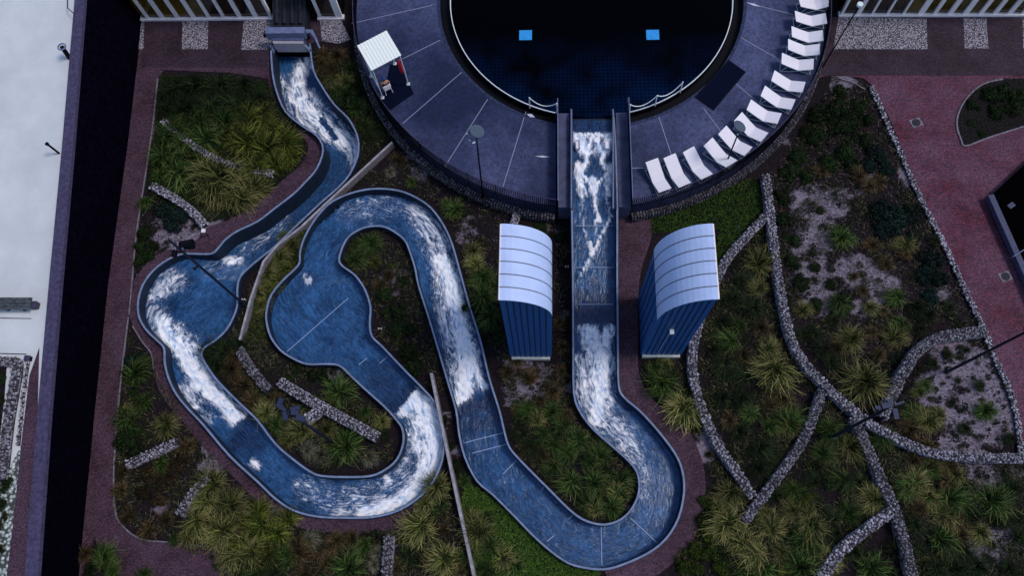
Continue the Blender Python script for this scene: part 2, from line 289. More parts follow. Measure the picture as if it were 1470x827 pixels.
        o = bpy.data.objects.new(name, me); col.objects.link(o)
        if origin is not None: o.location = origin
        if parent: o.parent = parent; 
        return o
def tag(o, label=None, cat=None, group=None, kind=None):
    if label: o['label'] = label
    if cat: o['category'] = cat
    if group: o['group'] = group
    if kind: o['kind'] = kind
    return o
def empty(name, loc, rz=0.0, label=None, cat=None, group=None):
    o = bpy.data.objects.new(name, None); col.objects.link(o); o.location = loc; o.rotation_euler = (0, 0, rz); o.empty_display_size = .3
    return tag(o, label, cat, group)
def child(mb, name, m, parent, smooth=False):
    """mesh given in world coordinates under an unrotated empty"""
    o = mb.build(name, m, None, smooth, origin=tuple(parent.location)); o.parent = parent; o.location = (0, 0, 0); return o
def struct(mb, name, m, smooth=False): return tag(mb.build(name, m, None, smooth), kind='structure')
def copy_tree(root, loc, rz):
    r = root.copy(); col.objects.link(r); r.location = loc; r.rotation_euler = (0, 0, rz)
    for ch in list(root.children):
        c = ch.copy(); col.objects.link(c); c.parent = r
        for g_ in list(ch.children):
            d = g_.copy(); col.objects.link(d); d.parent = c
    return r
def catmull(P, k=4, closed=False):
    P = [np.array(p, float) for p in P]; n = len(P); out = []
    for i in range(n-1):
        p0 = P[max(i-1, 0)]; p1 = P[i]; p2 = P[i+1]; p3 = P[min(i+2, n-1)]
        for j in range(k):
            t = j/k; out.append(.5*((2*p1)+(-p0+p2)*t+(2*p0-5*p1+4*p2-p3)*t*t+(-p0+3*p1-3*p2+p3)*t**3))
    out.append(P[-1]); return out
def inside(poly, X, Y):
    poly = np.array(poly)[:, :2]; n = len(poly); r = np.zeros(len(X), bool); j = n-1
    for i in range(n):
        xi, yi = poly[i]; xj, yj = poly[j]
        if yi != yj:
            c = ((yi > Y) != (yj > Y)) & (X < (xj-xi)*(Y-yi)/(yj-yi)+xi); r ^= c
        j = i
    return r
def seg_dist(X, Y, a, b_):
    ax, ay = a; bx, by = b_; dx, dy = bx-ax, by-ay; L2 = dx*dx+dy*dy or 1e-9
    t = np.clip(((X-ax)*dx+(Y-ay)*dy)/L2, 0, 1); ex = X-(ax+t*dx); ey = Y-(ay+t*dy)
    return np.hypot(ex, ey), t, np.sign(dx*ey-dy*ex)
def cdt(polys, grid_pts, keep):
    V = []; Eg = []
    for p in polys:
        o = len(V); V += [Vector(q[:2]) for q in p]; Eg += [(o+i, o+(i+1) % len(p)) for i in range(len(p))]
    V += [Vector(q) for q in grid_pts]
    vo, eo, fo_, _, _, _ = delaunay_2d_cdt(V, Eg, [], 0, 1e-5)
    A = np.array([(v.x, v.y) for v in vo]); Fc = np.array([f for f in fo_ if len(f) == 3])
    C = A[Fc].mean(1); k = keep(C[:, 0], C[:, 1]); Fc = Fc[k]
    used = np.unique(Fc); mp_ = -np.ones(len(A), int); mp_[used] = np.arange(len(used))
    Fc = mp_[Fc]; A = A[used]
    # orient up
    a, b_, c = A[Fc[:, 0]], A[Fc[:, 1]], A[Fc[:, 2]]; cr = (b_[:, 0]-a[:, 0])*(c[:, 1]-a[:, 1])-(b_[:, 1]-a[:, 1])*(c[:, 0]-a[:, 0]); Fc[cr < 0] = Fc[cr < 0][:, ::-1]
    return A, Fc
def mesh_np(name, V, Fc, m):
    me = bpy.data.meshes.new(name); me.from_pydata([tuple(map(float, q)) for q in V], [], [tuple(map(int, f)) for f in Fc]); me.materials.append(m)
    o = bpy.data.objects.new(name, me); col.objects.link(o); return o

# ------------------------------------------------------------------ river banks (traced, at rim height)
bank1 = [(389,62),(391,100),(397,130),(410,160),(433,180),(455,195),(464,215),(455,242),(438,262),(421,279),(395,299),(370,318),(345,330),(333,337),(322,346),(314,356),(305,364),(290,365),(274,364.5),(261,365),(241,373),(221,388),(206,408),(199,430),(199,451),(205,466),(214,478),(228,491),(236,501),(237,522),(243,545),(254,567),(272,589),(292,610),(330,655),(370,692),(395,716),(421,733),(454,742),(492,744),(535,743),(573,733),(606,711),(624,688),(635,660),(637,632),(634,605),(624,578),(600,551),(586,537),(565,515),(548,497),(534,483),(531,465),(532,441),(525,418),(516,403),(507,393),(488,378),(490,360),(499,342),(512,332),(527,326),(548,325),(565,332),(581,345),(588,360),(596,385),(601,410),(614,451),(629,501),(644,552),(655,590),(659.5,625),(668,658),(685,691),(708,711),(740,743),(765,769),(791,792),(816,809),(841,816),(867,818),(892,812),(930,795),(956,774),(974,744),(982,706),(979,675),(968,650),(943,617),(918,590),(895,570),(888,552),(887,501),(886.5,451),(886,400),(886,300),(884,220),(881,168)]
bank2 = [(445,62),(450,100),(463,125),(480,150),(500,170),(512,192),(515,212),(511,232),(495,260),(460,292),(425,325),(395,354),(375,370),(358,384),(345,398),(341,415),(341,437),(336,454),(325,474),(308,490),(293,500),(290,512),(300,530),(315,550),(348,583),(370,604),(395,637),(421,660),(446,678),(463,684),(497,685.5),(532,684),(553,675),(570,660),(579,637),(578,617),(570,604),(553,585),(522,557),(504,540),(487,525),(466,523),(441,523),(421,515),(403,503),(389,484),(383,463),(383,446),(390,423),(408,401),(420,390),(430,378),(431,362),(437,342),(451,317),(471,294),(492,282),(517,274),(543,271),(573,274),(598,284),(619,299),(636,322),(647,345),(654,367),(663,400),(674.5,441),(690,491),(702,542),(717,590),(724,620),(730,640),(740,654),(765,680),(791,706),(816,731),(836,746),(857,753),(874,753),(892,746),(907,731),(917,708),(916,683),(905,665),(880,642),(852,617),(833,592),(824,565),(823,501),(822.5,400),(821,300),(820.5,220),(820,168)]
DZ = 1.5; RIM = .45
def rimz(px, py):
    if 810 < px < 895 and py < 590: return RIM+(DZ+.25-RIM)*min(1, max(0, (590-py)/290))
    return RIM
def wz(px, py):
    """water level"""
    if 810 < px < 895 and py < 600: return -.22+(DZ-.09+.22)*min(1, max(0, (590-py)/378))
    if py < 400 and px < 530:
        q = -.95; 
        if px < 345: q = -.95+.75*min(1, (345-px)/60)
        return q if bank_upper(px, py) else -.12
    return -.32 if px < 360 and py < 600 else -.22
def bank_upper(px, py):   # upstream reach, above the pale beam
    return py < 203+(565-px)*177/190+14
def bank3(bk):
    out = []
    for p in catmull([(*p, 0) for p in bk], 3):
        z = rimz(p[0], p[1]); x, y = G(p[0], p[1], z); out.append((x, y, z))
    return out
B1 = bank3(bank1); B2 = bank3(bank2)
river_poly = [(p[0], p[1]) for p in B1]+[(p[0], p[1]) for p in B2[::-1]]
for nm, B in (('river_wall', B1), ('river_wall', B2)):
    mb = MB(); mb.ribbon(B, .15, -1.7)
    e = empty(nm, (B[0][0], B[0][1], 0), 0, 'long blue-grey channel wall on the outer left bank of the winding slide river' if B is B1 else 'long blue-grey channel wall on the bank of the slide river nearest the pale beam', 'channel wall')
    # cap and face
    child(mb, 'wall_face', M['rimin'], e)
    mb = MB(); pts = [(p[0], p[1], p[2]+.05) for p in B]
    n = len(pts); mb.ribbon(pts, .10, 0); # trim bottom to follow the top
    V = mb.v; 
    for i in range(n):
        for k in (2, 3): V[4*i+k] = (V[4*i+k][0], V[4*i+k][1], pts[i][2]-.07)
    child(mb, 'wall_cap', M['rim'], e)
mb = MB()   # dry channel bed below the water
# water sheet
gx = np.arange(-26, 10, .14); gy = np.arange(-4, 32, .14)
GX, GY = np.meshgrid(gx, gy); GX = GX.ravel(); GY = GY.ravel()
ins = inside(river_poly, GX, GY)
GX, GY = GX[ins], GY[ins]
jx = rng.uniform(-.03, .03, len(GX)); jy = rng.uniform(-.03, .03, len(GX))
RP = river_poly
A, Fc = cdt([RP], list(zip(GX+jx, GY+jy)), lambda X, Y: inside(RP, X, Y))
PXY = np.array([PX(a[0], a[1], .1) for a in A])
centre = [(415,75),(418,110),(430,150),(470,180),(490,210),(485,245),(430,290),(370,340),(320,380),(270,420),(235,480),(280,560),(330,610),(400,680),(470,715),(540,712),(590,685),(608,640),(585,580),(540,530),(500,500),(450,440),(430,400),(465,340),(490,305),(545,298),(600,320),(628,370),(640,430),(665,520),(685,600),(700,660),(740,720),(800,770),(870,785),(930,755),(950,700),(930,650),(870,590),(855,520),(854,400),(852,140)]
cl = [np.array(q) for q in catmull(centre, 3)]
best = np.full(len(A), 9e9); S = np.zeros(len(A)); T = np.zeros(len(A)); acc = 0
for i in range(len(cl)-1):
    L = np.hypot(*(cl[i+1]-cl[i])); d, t, sg = seg_dist(PXY[:, 0], PXY[:, 1], cl[i], cl[i+1]); mk_ = d < best
    S[mk_] = (acc+t*L)[mk_]; T[mk_] = (d*sg)[mk_]; best[mk_] = d[mk_]; acc += L
strokes = [([(610,575),(628,610),(630,640),(622,670),(600,700)],13,1.0),([(575,590),(592,580)],9,1.05),([(645,400),(655,440)],10,.9),([(625,370),(640,400),(650,450),(660,500),(668,545)],9,.8),([(590,575),(612,600),(622,635),(612,670),(598,700)],13,.9),([(842,490),(850,520),(852,550)],10,.75),([(872,490),(874,530),(868,570)],8,.7),([(262,490),(280,520),(310,560)],16,.7),([(890,600),(912,635)],9,.35),([(432,76),(420,100),(414,128),(428,142)],13,.75),([(395,100),(405,130),(425,160),(445,178)],9,.45),([(425,132),(440,150),(468,178),(492,190),(508,205),(512,232)],15,.85),([(440,120),(452,136)],8,.6),([(450,150),(480,172)],20,.35),
 ([(250,398),(228,408),(214,430),(224,460),(240,482)],17,.42),([(228,462),(240,486),(256,500),(268,520),(280,545),(315,572),(336,600)],14,1.05),([(250,470),(262,500),(285,520)],12,.6),([(262,560),(290,600)],14,.5),([(300,560),(330,588)],9,.9),([(210,420),(212,450)],9,.5),
 ([(578,582),(592,568),(604,590),(618,622),(618,650),(606,685),(590,705),(572,722),(545,733),(520,738)],15,1.0),([(590,570),(600,610),(600,640)],17,.75),([(560,725),(520,735),(480,735)],9,.42),([(585,625),(575,680)],12,.38),([(440,700),(480,720),(560,700)],22,.22),([(552,684),(556,690)],5,.8),
 ([(600,300),(622,340),(636,380)],22,.42),([(632,372),(648,400),(655,440),(664,480),(674,520),(662,560),(656,580)],15,1.05),([(632,390),(640,450),(652,500),(658,540)],16,.5),([(684,530),(694,552)],7,.9),([(660,500),(672,548)],14,.8),
 ([(846,480),(858,500),(864,540),(858,572),(856,600)],14,1.0),([(836,474),(848,490)],9,.95),([(876,474),(866,495)],9,.95),([(835,520),(840,570),(862,605)],13,.55),([(880,520),(874,580)],8,.55),([(862,600),(892,622),(905,650)],20,.45),([(915,655),(928,680),(925,710)],9,.3),
 ([(841,208),(850,205),(860,208)],7,1.1),([(846,214),(842,235)],4,.9),([(856,214),(860,235)],4,.9),([(828,206),(831,220),(838,232)],8,1.4),([(876,206),(873,220),(865,232)],8,1.4),([(838,232),(841,246),(834,256)],4,1.2),([(865,232),(862,246),(870,256)],4,1.2),([(828,250),(832,272),(835,290)],5.5,1.0),([(876,250),(872,272),(871,288)],5.5,.95),([(850,270),(851,284)],5.5,1.5),([(834,262),(845,273),(851,280),(860,272),(868,262)],2.2,1.1),([(834,290),(835,320),(838,340),(846,362)],1.8,.6),([(851,280),(853,305),(859,325)],3,.95),([(853,325),(856,355)],2,.55),([(877,318),(862,345),(850,368),(838,390),(831,404)],1.9,1.0),([(846,355),(850,370)],3,.9),([(870,288),(873,320)],2,.7),([(840,225),(862,225)],14,.38),
 ([(318,369),(335,366)],6,.7),([(360,664),(366,668)],6,.9),([(425,697),(440,695)],8,.4),([(437,395),(440,400)],6,.5),([(590,300),(570,290)],10,.25),([(400,300),(350,345)],14,.15),([(500,300),(560,290)],22,.15)]
slick = np.zeros(len(A))
for pts, w, s_ in [([(362,598),(332,640)],13,1),([(345,612),(362,640)],18,.7),([(655,592),(715,570)],14,1),([(668,612),(718,598)],14,.8),([(562,566),(540,535)],22,.7),([(556,592),(586,556)],11,1),([(830,455),(880,455)],16,.9),([(832,430),(878,430)],12,.5),([(828,190),(874,190)],22,.9),([(835,245),(866,245)],16,.5),([(470,225),(455,260),(420,300)],26,.5),([(455,160),(475,185)],6,.8),([(435,178),(500,235)],8,.5)]:
    for i in range(len(pts)-1):
        d, t, _ = seg_dist(PXY[:, 0], PXY[:, 1], pts[i], pts[i+1]); slick = np.maximum(slick, s_*np.clip(1.6*(1-d/(w*1.3)), 0, 1))
foam = np.zeros(len(A))
for pts, w, s_ in strokes:
    for i in range(len(pts)-1):
        d, t, _ = seg_dist(PXY[:, 0], PXY[:, 1], pts[i], pts[i+1]); foam = np.maximum(foam, s_*np.clip(1.5*(1-d/(w*1.3)), 0, 1.1))
# sharp standing fronts where the foam meets smooth water
for (x0, y0, x1, y1, side) in ((352, 594, 322, 630, 1), (653, 586, 676, 546, 1), (676, 546, 700, 560, 1)): pass
foam[(PXY[:, 0] < 420) & (PXY[:, 1] > 560) & ((PXY[:, 0]-352)*-(630-594)+(PXY[:, 1]-594)*(322-352) < 0) & (PXY[:, 1] < 650) & (PXY[:, 0] > 320) & False] = 0
foam *= 1-np.clip((slick-.45)/.25, 0, 1)
mnoise = .06*np.sin(S*.35+T*.5)+.05*np.sin(T*.9-S*.21)+.03*np.sin(S*.8)*np.cos(T*1.3)
Z = np.array([wz(p[0], p[1]) for p in PXY])+np.clip(foam, 0, 1)*(.08+mnoise)+mnoise*.12
river = mesh_np('river_water', np.c_[A, Z], Fc, M['river']); tag(river, kind='structure'); me = river.data
me.attributes.new('foam', 'FLOAT', 'POINT').data.foreach_set('value', foam.astype(np.float32))
me.attributes.new('slick', 'FLOAT', 'POINT').data.foreach_set('value', slick.astype(np.float32))
fl = np.c_[S/24, T/24, np.zeros(len(S))].astype(np.float32); me.attributes.new('flow', 'FLOAT_VECTOR', 'POINT').data.foreach_set('vector', fl.ravel())
me.polygons.foreach_set('use_smooth', [True]*len(me.polygons))
# concrete joints across the shallow reach of the river
mb = MB()
for a, b_ in (((667,636),(722,622)),((678,651),(728,638)),((722,681),(741,662)),((777,706),(781,698)),((816,746),(822,740)),((785,778),(795,770)),((863,757),(864,812)),((906,745),(943,780)),((826,324),(880,324)),((826,384),(881,384)),((828,437),(880,437)),((412,505),(500,428)),((515,524),(527,514)),((545,522),(556,512))):
    za = wz(*a)+.05; zb = wz(*b_)+.05; p, q = g3(*a, za), g3(*b_, zb); d = (q-p).normalized(); s_ = Vector((-d.y, d.x, 0))*.022
    mb.add([p-s_, q-s_, q+s_, p+s_], [(0, 1, 2, 3)]); 
struct(mb, 'channel_joints', M['joint'])

# ------------------------------------------------------------------ ground
gx = np.arange(-46, 40, .45); gy = np.arange(-8, 46, .45); GX, GY = np.meshgrid(gx, gy); GX = GX.ravel(); GY = GY.ravel()
k = ~inside(RP, GX, GY); GX, GY = GX[k]+rng.uniform(-.1, .1, k.sum()), GY[k]+rng.uniform(-.1, .1, k.sum())
far = [(x, y) for x in (-900, -200, -80, 80, 200, 900) for y in (-900, -200, -60, 90, 250, 900)]
A, Fc = cdt([RP], list(zip(GX, GY))+far, lambda X, Y: ~inside(RP, X, Y))
sand = np.zeros(len(A)); PP = np.array([PX(a[0], a[1]) if abs(a[0]) < 60 and abs(a[1]) < 60 else (-999, -999) for a in A])
for (x, y, r, s_) in [(1210,120,20,1),(1160,290,34,.9),(1200,290,28,.8),(1180,335,32,.9),(1150,350,24,.8),(1165,400,34,1),(1180,430,28,.9),(1225,385,34,.8),(1255,400,34,.8),(1350,420,24,.6),(1300,250,20,.7),(1420,540,60,1),(1370,520,44,1),(1400,600,56,1),(1340,560,34,.9),(1440,600,34,1),(1360,640,24,.8),(1395,650,34,.8),(1410,690,28,.9),(1455,680,18,.8),(1420,790,38,.9),(1445,775,30,.8),(1265,415,34,.7),(1235,440,24,.7),(760,540,46,.6),(745,565,34,.6),(600,230,50,.4),(670,250,40,.4),(670,330,30,.45),(560,400,30,.55),(735,340,30,.4),(255,340,46,.7),(300,320,26,.7),(235,320,20,.6),(262,372,26,.7),(480,540,26,.5),(310,650,34,.6),(300,670,28,.6),(1015,640,28,.8),(1000,690,20,.8),(230,740,26,.5),(330,475,20,.4),(560,775,36,.4),(780,330,30,.4),(812,450,18,.5),(818,560,14,.6),(1240,260,26,.6),(1130,200,20,.4),(215,190,16,.7),(220,110,16,.6),(1440,170,30,.6),(1420,185,24,.6),(640,600,16,.5),(650,650,16,.5),(900,735,18,.4),(1060,330,16,.4)]:
    d = np.hypot(PP[:, 0]-x, PP[:, 1]-y); sand = np.maximum(sand, s_*np.clip(1.5*(1-d/(r*1.2)), 0, 1))
gz = (np.sin(A[:, 0]*1.3)*np.cos(A[:, 1]*1.7)*.02-.02)*(np.abs(A[:, 0]) < 60)
ground = mesh_np('ground', np.c_[A, gz], Fc, M['soil']); tag(ground, kind='structure')
ground.data.attributes.new('sand', 'FLOAT', 'POINT').data.foreach_set('value', sand.astype(np.float32))
# channel bed under the water
mb = MB(); mb.prism([(-30, -8), (12, -8), (12, 33), (-30, 33)], -1.9, -1.6); struct(mb, 'channel_bed', M['rimin'])

# ------------------------------------------------------------------ deck and pool geometry
poolpx = [(643,0),(657,51),(687,94),(740,142),(798,162.5),(905,162.5),(971,134.6),(1014,94),(1041,51),(1053,0)]
deckpx = [(502,25),(512,63),(532,109),(576,178),(614,210),(695,258),(740,276),(801,287.6),(906,287.6),(940.6,281),(1037,246),(1163.5,109),(1189,38),(1198,0)]
def fitc(P):
    P = np.array(P); Am = np.c_[2*P, np.ones(len(P))]; s_ = np.linalg.lstsq(Am, (P**2).sum(1), rcond=None)[0]; return s_[0], s_[1], math.sqrt(s_[2]+s_[0]**2+s_[1]**2)
PC = fitc([G(*p, DZ+.05) for p in poolpx]); DC = fitc([G(*p, DZ+1.0) for p in deckpx])
CX, CY = (PC[0]+DC[0])/2, (PC[1]+DC[1])/2
print('pool', PC, 'deck', DC)
PR = PC[2]; DR = DC[2]
def ring(c, r, n=160, a0=0, a1=2*PI): return [(c[0]+r*math.cos(a0+(a1-a0)*i/n), c[1]+r*math.sin(a0+(a1-a0)*i/n)) for i in range(n+(abs(a1-a0) < 6.28))]
# chute slot in world: x from..to
xl, xr = G(798, 230, DZ)[0], G(904, 230, DZ)[0]
slot_y = CY
# deck: annulus sectors left and right of the slot (C-shaped, closed at the back)
IR = PR+.72
def sector(c_in, r_in, c_out, r_out, z0, z1, mb, side, n=110):
    # angles from the slot edge round to the back (+90deg)
    def start(c, r, x):
        a = math.acos(max(-1, min(1, (x-c[0])/r))); return -a
    x = xr if side > 0 else xl
    ai, ao = start(c_in, r_in, x), start(c_out, r_out, x)
    end = PI/2 if side > 0 else -3*PI/2
    if side < 0: ai, ao = ai, ao
    I = [(c_in[0]+r_in*math.cos(ai+(end-ai)*i/n), c_in[1]+r_in*math.sin(ai+(end-ai)*i/n)) for i in range(n+1)]
    O = [(c_out[0]+r_out*math.cos(ao+(end-ao)*i/n), c_out[1]+r_out*math.sin(ao+(end-ao)*i/n)) for i in range(n+1)]
    vs = [(*p, z) for z in (z1, z0) for r_ in (I, O) for p in r_]; m_ = n+1; fs = []
    for i in range(n):
        a, b_, c, d = i, i+1, m_+i+1, m_+i
        fs += [(a, d, c, b_) if side > 0 else (a, b_, c, d), (2*m_+a, 2*m_+b_, 2*m_+c, 2*m_+d), (m_+i, 3*m_+i, 3*m_+i+1, m_+i+1), (i, i+1, 2*m_+i+1, 2*m_+i)]
    fs += [(0, m_, 3*m_, 2*m_), (n, 2*m_+n, 3*m_+n, m_+n)]
    mb.add(vs, fs); return I, O
mb = MB()
for sd in (1, -1): sector(PC, IR, DC, DR, -.5, DZ, mb, sd)
struct(mb, 'pool_deck', M['deck'])
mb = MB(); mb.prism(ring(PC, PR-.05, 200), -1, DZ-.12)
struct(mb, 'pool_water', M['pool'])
mb = MB()
for sd in (1, -1): sector(PC, PR+.06, PC, IR-.02, -.5, DZ-.45, mb, sd)
struct(mb, 'overflow_gutter', M['black'])
# textured stone edging just outside the gutter
mb = MB()
for sd in (1, -1): sector(PC, IR-.03, PC, IR+.16, DZ-.3, DZ+.006, mb, sd)
struct(mb, 'pool_edging', mat('edging', (.02, .028, .075), .8, noise=.8, nscale=6))
# pool rim rail (two arcs)
def arc_pts(c, r, x_edge, side, z, n=120, gap=0.0, end_off=0.0):
    a = -math.acos(max(-1, min(1, (x_edge+side*gap-c[0])/r))); end = (PI/2 if side > 0 else -3*PI/2)
    return [(c[0]+r*math.cos(a+(end-a)*i/n), c[1]+r*math.sin(a+(end-a)*i/n), z) for i in range(n+1)]
for sd in (1, -1):
    e = empty('overflow_rim', (PC[0]+sd*PR, PC[1], DZ), 0, 'thin white curved overflow rim on the %s half of the dark round pool' % ('right' if sd > 0 else 'left'), 'pool rim')
    mb = MB(); mb.ribbon(arc_pts(PC, PR, xr if sd > 0 else xl, sd, DZ+.05), .05, DZ-.9); child(mb, 'rim_strip', M['pooltube'], e)
    mb = MB(); mb.ribbon(arc_pts(PC, PR+.035, xr if sd > 0 else xl, sd, DZ-.02), .02, DZ-1); child(mb, 'rim_wall', M['black'], e)
# deck joints
mb = MB()
for a, b_ in (((505,33),(620,7)),((578,84),(632,57)),((578,177),(663,103)),((638,240),(700,142)),((722,268),(755,160)),((945,165),(967,232)),((1010,155),(1038,192)),((1057,120),(1088,147)),((1063,53),(1117,84)),((1070,3),(1138,20)),((905,241),(932,241))):
    p, q = g3(*a, DZ+.005), g3(*b_, DZ+.005); d = (q-p).normalized(); s_ = Vector((-d.y, d.x, 0))*.022; mb.add([p-s_, q-s_, q+s_, p+s_], [(0, 1, 2, 3)])
struct(mb, 'deck_joints', mat('deck_joint', (.24, .25, .36), .8))
# wet streak marks
mb = MB()
for a, b_, w in (((768,224),(790,225),.07),((756,163),(768,168),.12),((1072,3),(1092,9),.09)):
    p, q = g3(*a, DZ+.009), g3(*b_, DZ+.009); d = (q-p).normalized(); s_ = Vector((-d.y, d.x, 0))*w; mb.add([p, (p+q)/2-s_, q, (p+q)/2+s_], [(0, 1, 2, 3)])
struct(mb, 'deck_stains', mat('pale_stain', (.5, .5, .6), .5))
# stone retaining wall under the deck
def stone_col(): 
    v = random.choice((.06, .13, .18, .24, .30, .40)); return (v*.95, v*.88, v*random.uniform(.95, 1.12))
for sd in (1, -1):
    a = -math.acos(max(-1, min(1, ((xr+.1 if sd > 0 else xl-.1)-DC[0])/DR))); end = 0.55 if sd > 0 else -PI-.55
    nn = int(abs(end-a)*DR/.17); rr = DR+.02
    e = empty('stone_retaining_wall', (DC[0]+rr*math.cos(a), DC[1]+rr*math.sin(a), 0), 0, 'curved stone-filled retaining wall below the %s part of the pool deck' % ('right' if sd > 0 else 'left'), 'retaining wall')
    mb = MB(); mb.ribbon([(DC[0]+(rr+.17)*math.cos(a+(end-a)*i/60), DC[1]+(rr+.17)*math.sin(a+(end-a)*i/60), .62) for i in range(61)], .32, -.3); child(mb, 'wall_core', M['core'], e)
    mb = MB()
    for i in range(nn):
        t = a+(end-a)*i/nn
        for j in range(3):
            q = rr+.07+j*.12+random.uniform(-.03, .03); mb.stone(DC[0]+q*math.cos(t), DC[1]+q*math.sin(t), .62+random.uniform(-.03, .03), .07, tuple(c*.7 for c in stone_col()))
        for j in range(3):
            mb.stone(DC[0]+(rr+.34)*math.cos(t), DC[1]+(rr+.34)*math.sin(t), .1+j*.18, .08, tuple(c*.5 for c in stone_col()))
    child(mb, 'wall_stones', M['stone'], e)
# deck fences
for sd in (1, -1):
    a = -math.acos(max(-1, min(1, ((xr if sd > 0 else xl)-DC[0])/DR))); end = 1.0 if sd > 0 else -PI-1.0
    R_ = DR; npan = 20; e = empty('deck_fence', (DC[0]+R_*math.cos(a), DC[1]+R_*math.sin(a), DZ), 0, 'black metal railing along the rim of the %s pool deck' % ('right' if sd > 0 else 'left'), 'fence')
    P = lambda t, z: (DC[0]+R_*math.cos(t), DC[1]+R_*math.sin(t), z)
    mb = MB(); mb.tube([P(a+(end-a)*i/120, DZ+1.0) for i in range(121)], .022, 6); child(mb, 'top_rail', M['coping'], e)
    mb = MB(); mb.tube([P(a+(end-a)*i/120, DZ+.1) for i in range(121)], .03, 6); child(mb, 'bottom_rail', M['black'], e)
    for k in range(npan):
        t0 = a+(end-a)*k/npan; t1 = a+(end-a)*(k+1)/npan
        mb = MB(); mb.tube([P(t0, .4), P(t0, DZ+1.02)], .035, 6); child(mb, 'post', M['black'], e)
        mb = MB(); nb_ = 16
        for j in range(1, nb_):
            t = t0+(t1-t0)*j/nb_; mb.box(*P(t, .85)[:2], (DZ+1.0+.55)/2, .035, .035, DZ+1.0-.55, t)
        child(mb, 'bar_panel', M['black'], e)
# ------------------------------------------------------------------ chute: side walkways, walls, pool mouth
for nm, x0, x1 in (('left', 801, 818), ('right', 886, 903)):
    a, b_ = G(x0, 163, DZ), G(x1, 297, DZ); xa, xb = G(x0, 230, DZ)[0], G(x1, 230, DZ)[0]; ya, yb = G(850, 163, DZ)[1], G(850, 298, DZ)[1]
    e = empty('chute_walkway', ((xa+xb)/2, yb, 0), 0, 'narrow grey concrete walkway on the %s side of the pool chute' % nm, 'walkway')
    mb = MB(); mb.box((xa+xb)/2, (ya+yb)/2, DZ/2-.2, xb-xa, ya-yb, DZ+.4+.16); child(mb, 'slab', M['walk'], e)
    for f in (.36, .72): mb = MB(); mb.box((xa+xb)/2, yb+(ya-yb)*f, DZ+.085, xb-xa-.04, .025, .008); child(mb, 'slab_joint', M['coping'], e)
    xe = xa if nm == 'left' else xb
    for hx, hn in ((xe+(-.02 if nm == 'left' else .02), 'handrail'),):
        mb = MB(); mb.tube([(hx, yb, DZ+.95), (hx, ya+.5, DZ+.95), (hx, ya+.75, DZ+.5), (hx, ya+.8, DZ)], .03, 6); child(mb, hn, M['beamgrey'], e)
        mb = MB()
        for f in (0, .25, .5, .75, 1): mb.tube([(hx, yb+(ya-yb)*f, DZ), (hx, yb+(ya-yb)*f, DZ+.95)], .025, 6)
        mb.box(hx, (ya+yb)/2, DZ+.5, .03, ya-yb, .8); child(mb, 'guard_panel', M['black'], e)
# chute mouth floor and low steps in the cascade
mb = MB(); a, b_ = G(822, 205, 1.2), G(880, 172, 1.2); mb.box((a[0]+b_[0])/2, (a[1]+b_[1])/2, 1.33, b_[0]-a[0], b_[1]-a[1], .1)
q1, q2 = G(824, 168, 1.4), G(876, 175, 1.4); struct(mb, 'chute_bed', M['rimin'])
for nm, px in (('left', 829.5), ('right', 872.5)):
    p = g3(px, 208, 1.62); e = empty('water_deflector', p, 0, 'small white box frame on the %s side of the chute where cascade starts' % nm, 'deflector')
    mb = MB(); mb.box(p.x, p.y, p.z-.1, .24, .5, .3); child(mb, 'box', M['sling'], e)
    mb = MB(); mb.box(p.x+(.13 if nm == 'left' else -.13), p.y, p.z+.1, .05, .55, .12); mb.box(p.x, p.y+.27, p.z+.1, .3, .05, .12); child(mb, 'frame', M['sling'], e)
for i, px in enumerate((820, 880)):
    p = g3(px, 158, DZ+.4); q = g3(px, 300, DZ+.4)
    e = empty('chute_handrail', (p.x, q.y, DZ), 0, 'blue-grey rounded rail on the %s wall of the chute' % ('left', 'right')[i], 'handrail')
    mb = MB(); mb.tube([(q.x, q.y, DZ+.45), (p.x, p.y-.3, DZ+.45), (p.x, p.y+.1, DZ+.3), (p.x, p.y+.25, DZ-.1)], .06, 8); child(mb, 'rail', M['beamgrey'], e)
    mb = MB(); mb.box(p.x, (p.y+q.y)/2, DZ+.1, .08, p.y-q.y, .6); child(mb, 'panel', M['rimin'], e)

# ------------------------------------------------------------------ paths
def sheet(name, px, z, m, k=1, thick=.06):
    P = catmull([(*p, 0) for p in px], k) if k > 1 else px
    mb = MB(); mb.prism([G(p[0], p[1], z) for p in P], z-thick, z); return struct(mb, name, m)
# brick apron at the top left
sheet('brick_path', [(203,31),(492,31),(499,58),(452,58),(449,61),(386,61),(386,104),(383,112),(330,104),(235,100),(226,112),(219,180),(207,260),(195,340),(188,420),(184,455),(176,520),(168,600),(163,680),(165,735),(178,758),(203,775),(240,779),(300,786),(345,800),(345,827),(345,840),(170,840),(150,800),(135,772),(112,840),(134,610),(155,410),(183,210),(203,42)], .02, M['brick'])
sheet('brick_apron', [(203,30),(492,30),(499,59),(452,59),(385,60),(385,97),(203,96)], .026, M['darkbrick'])
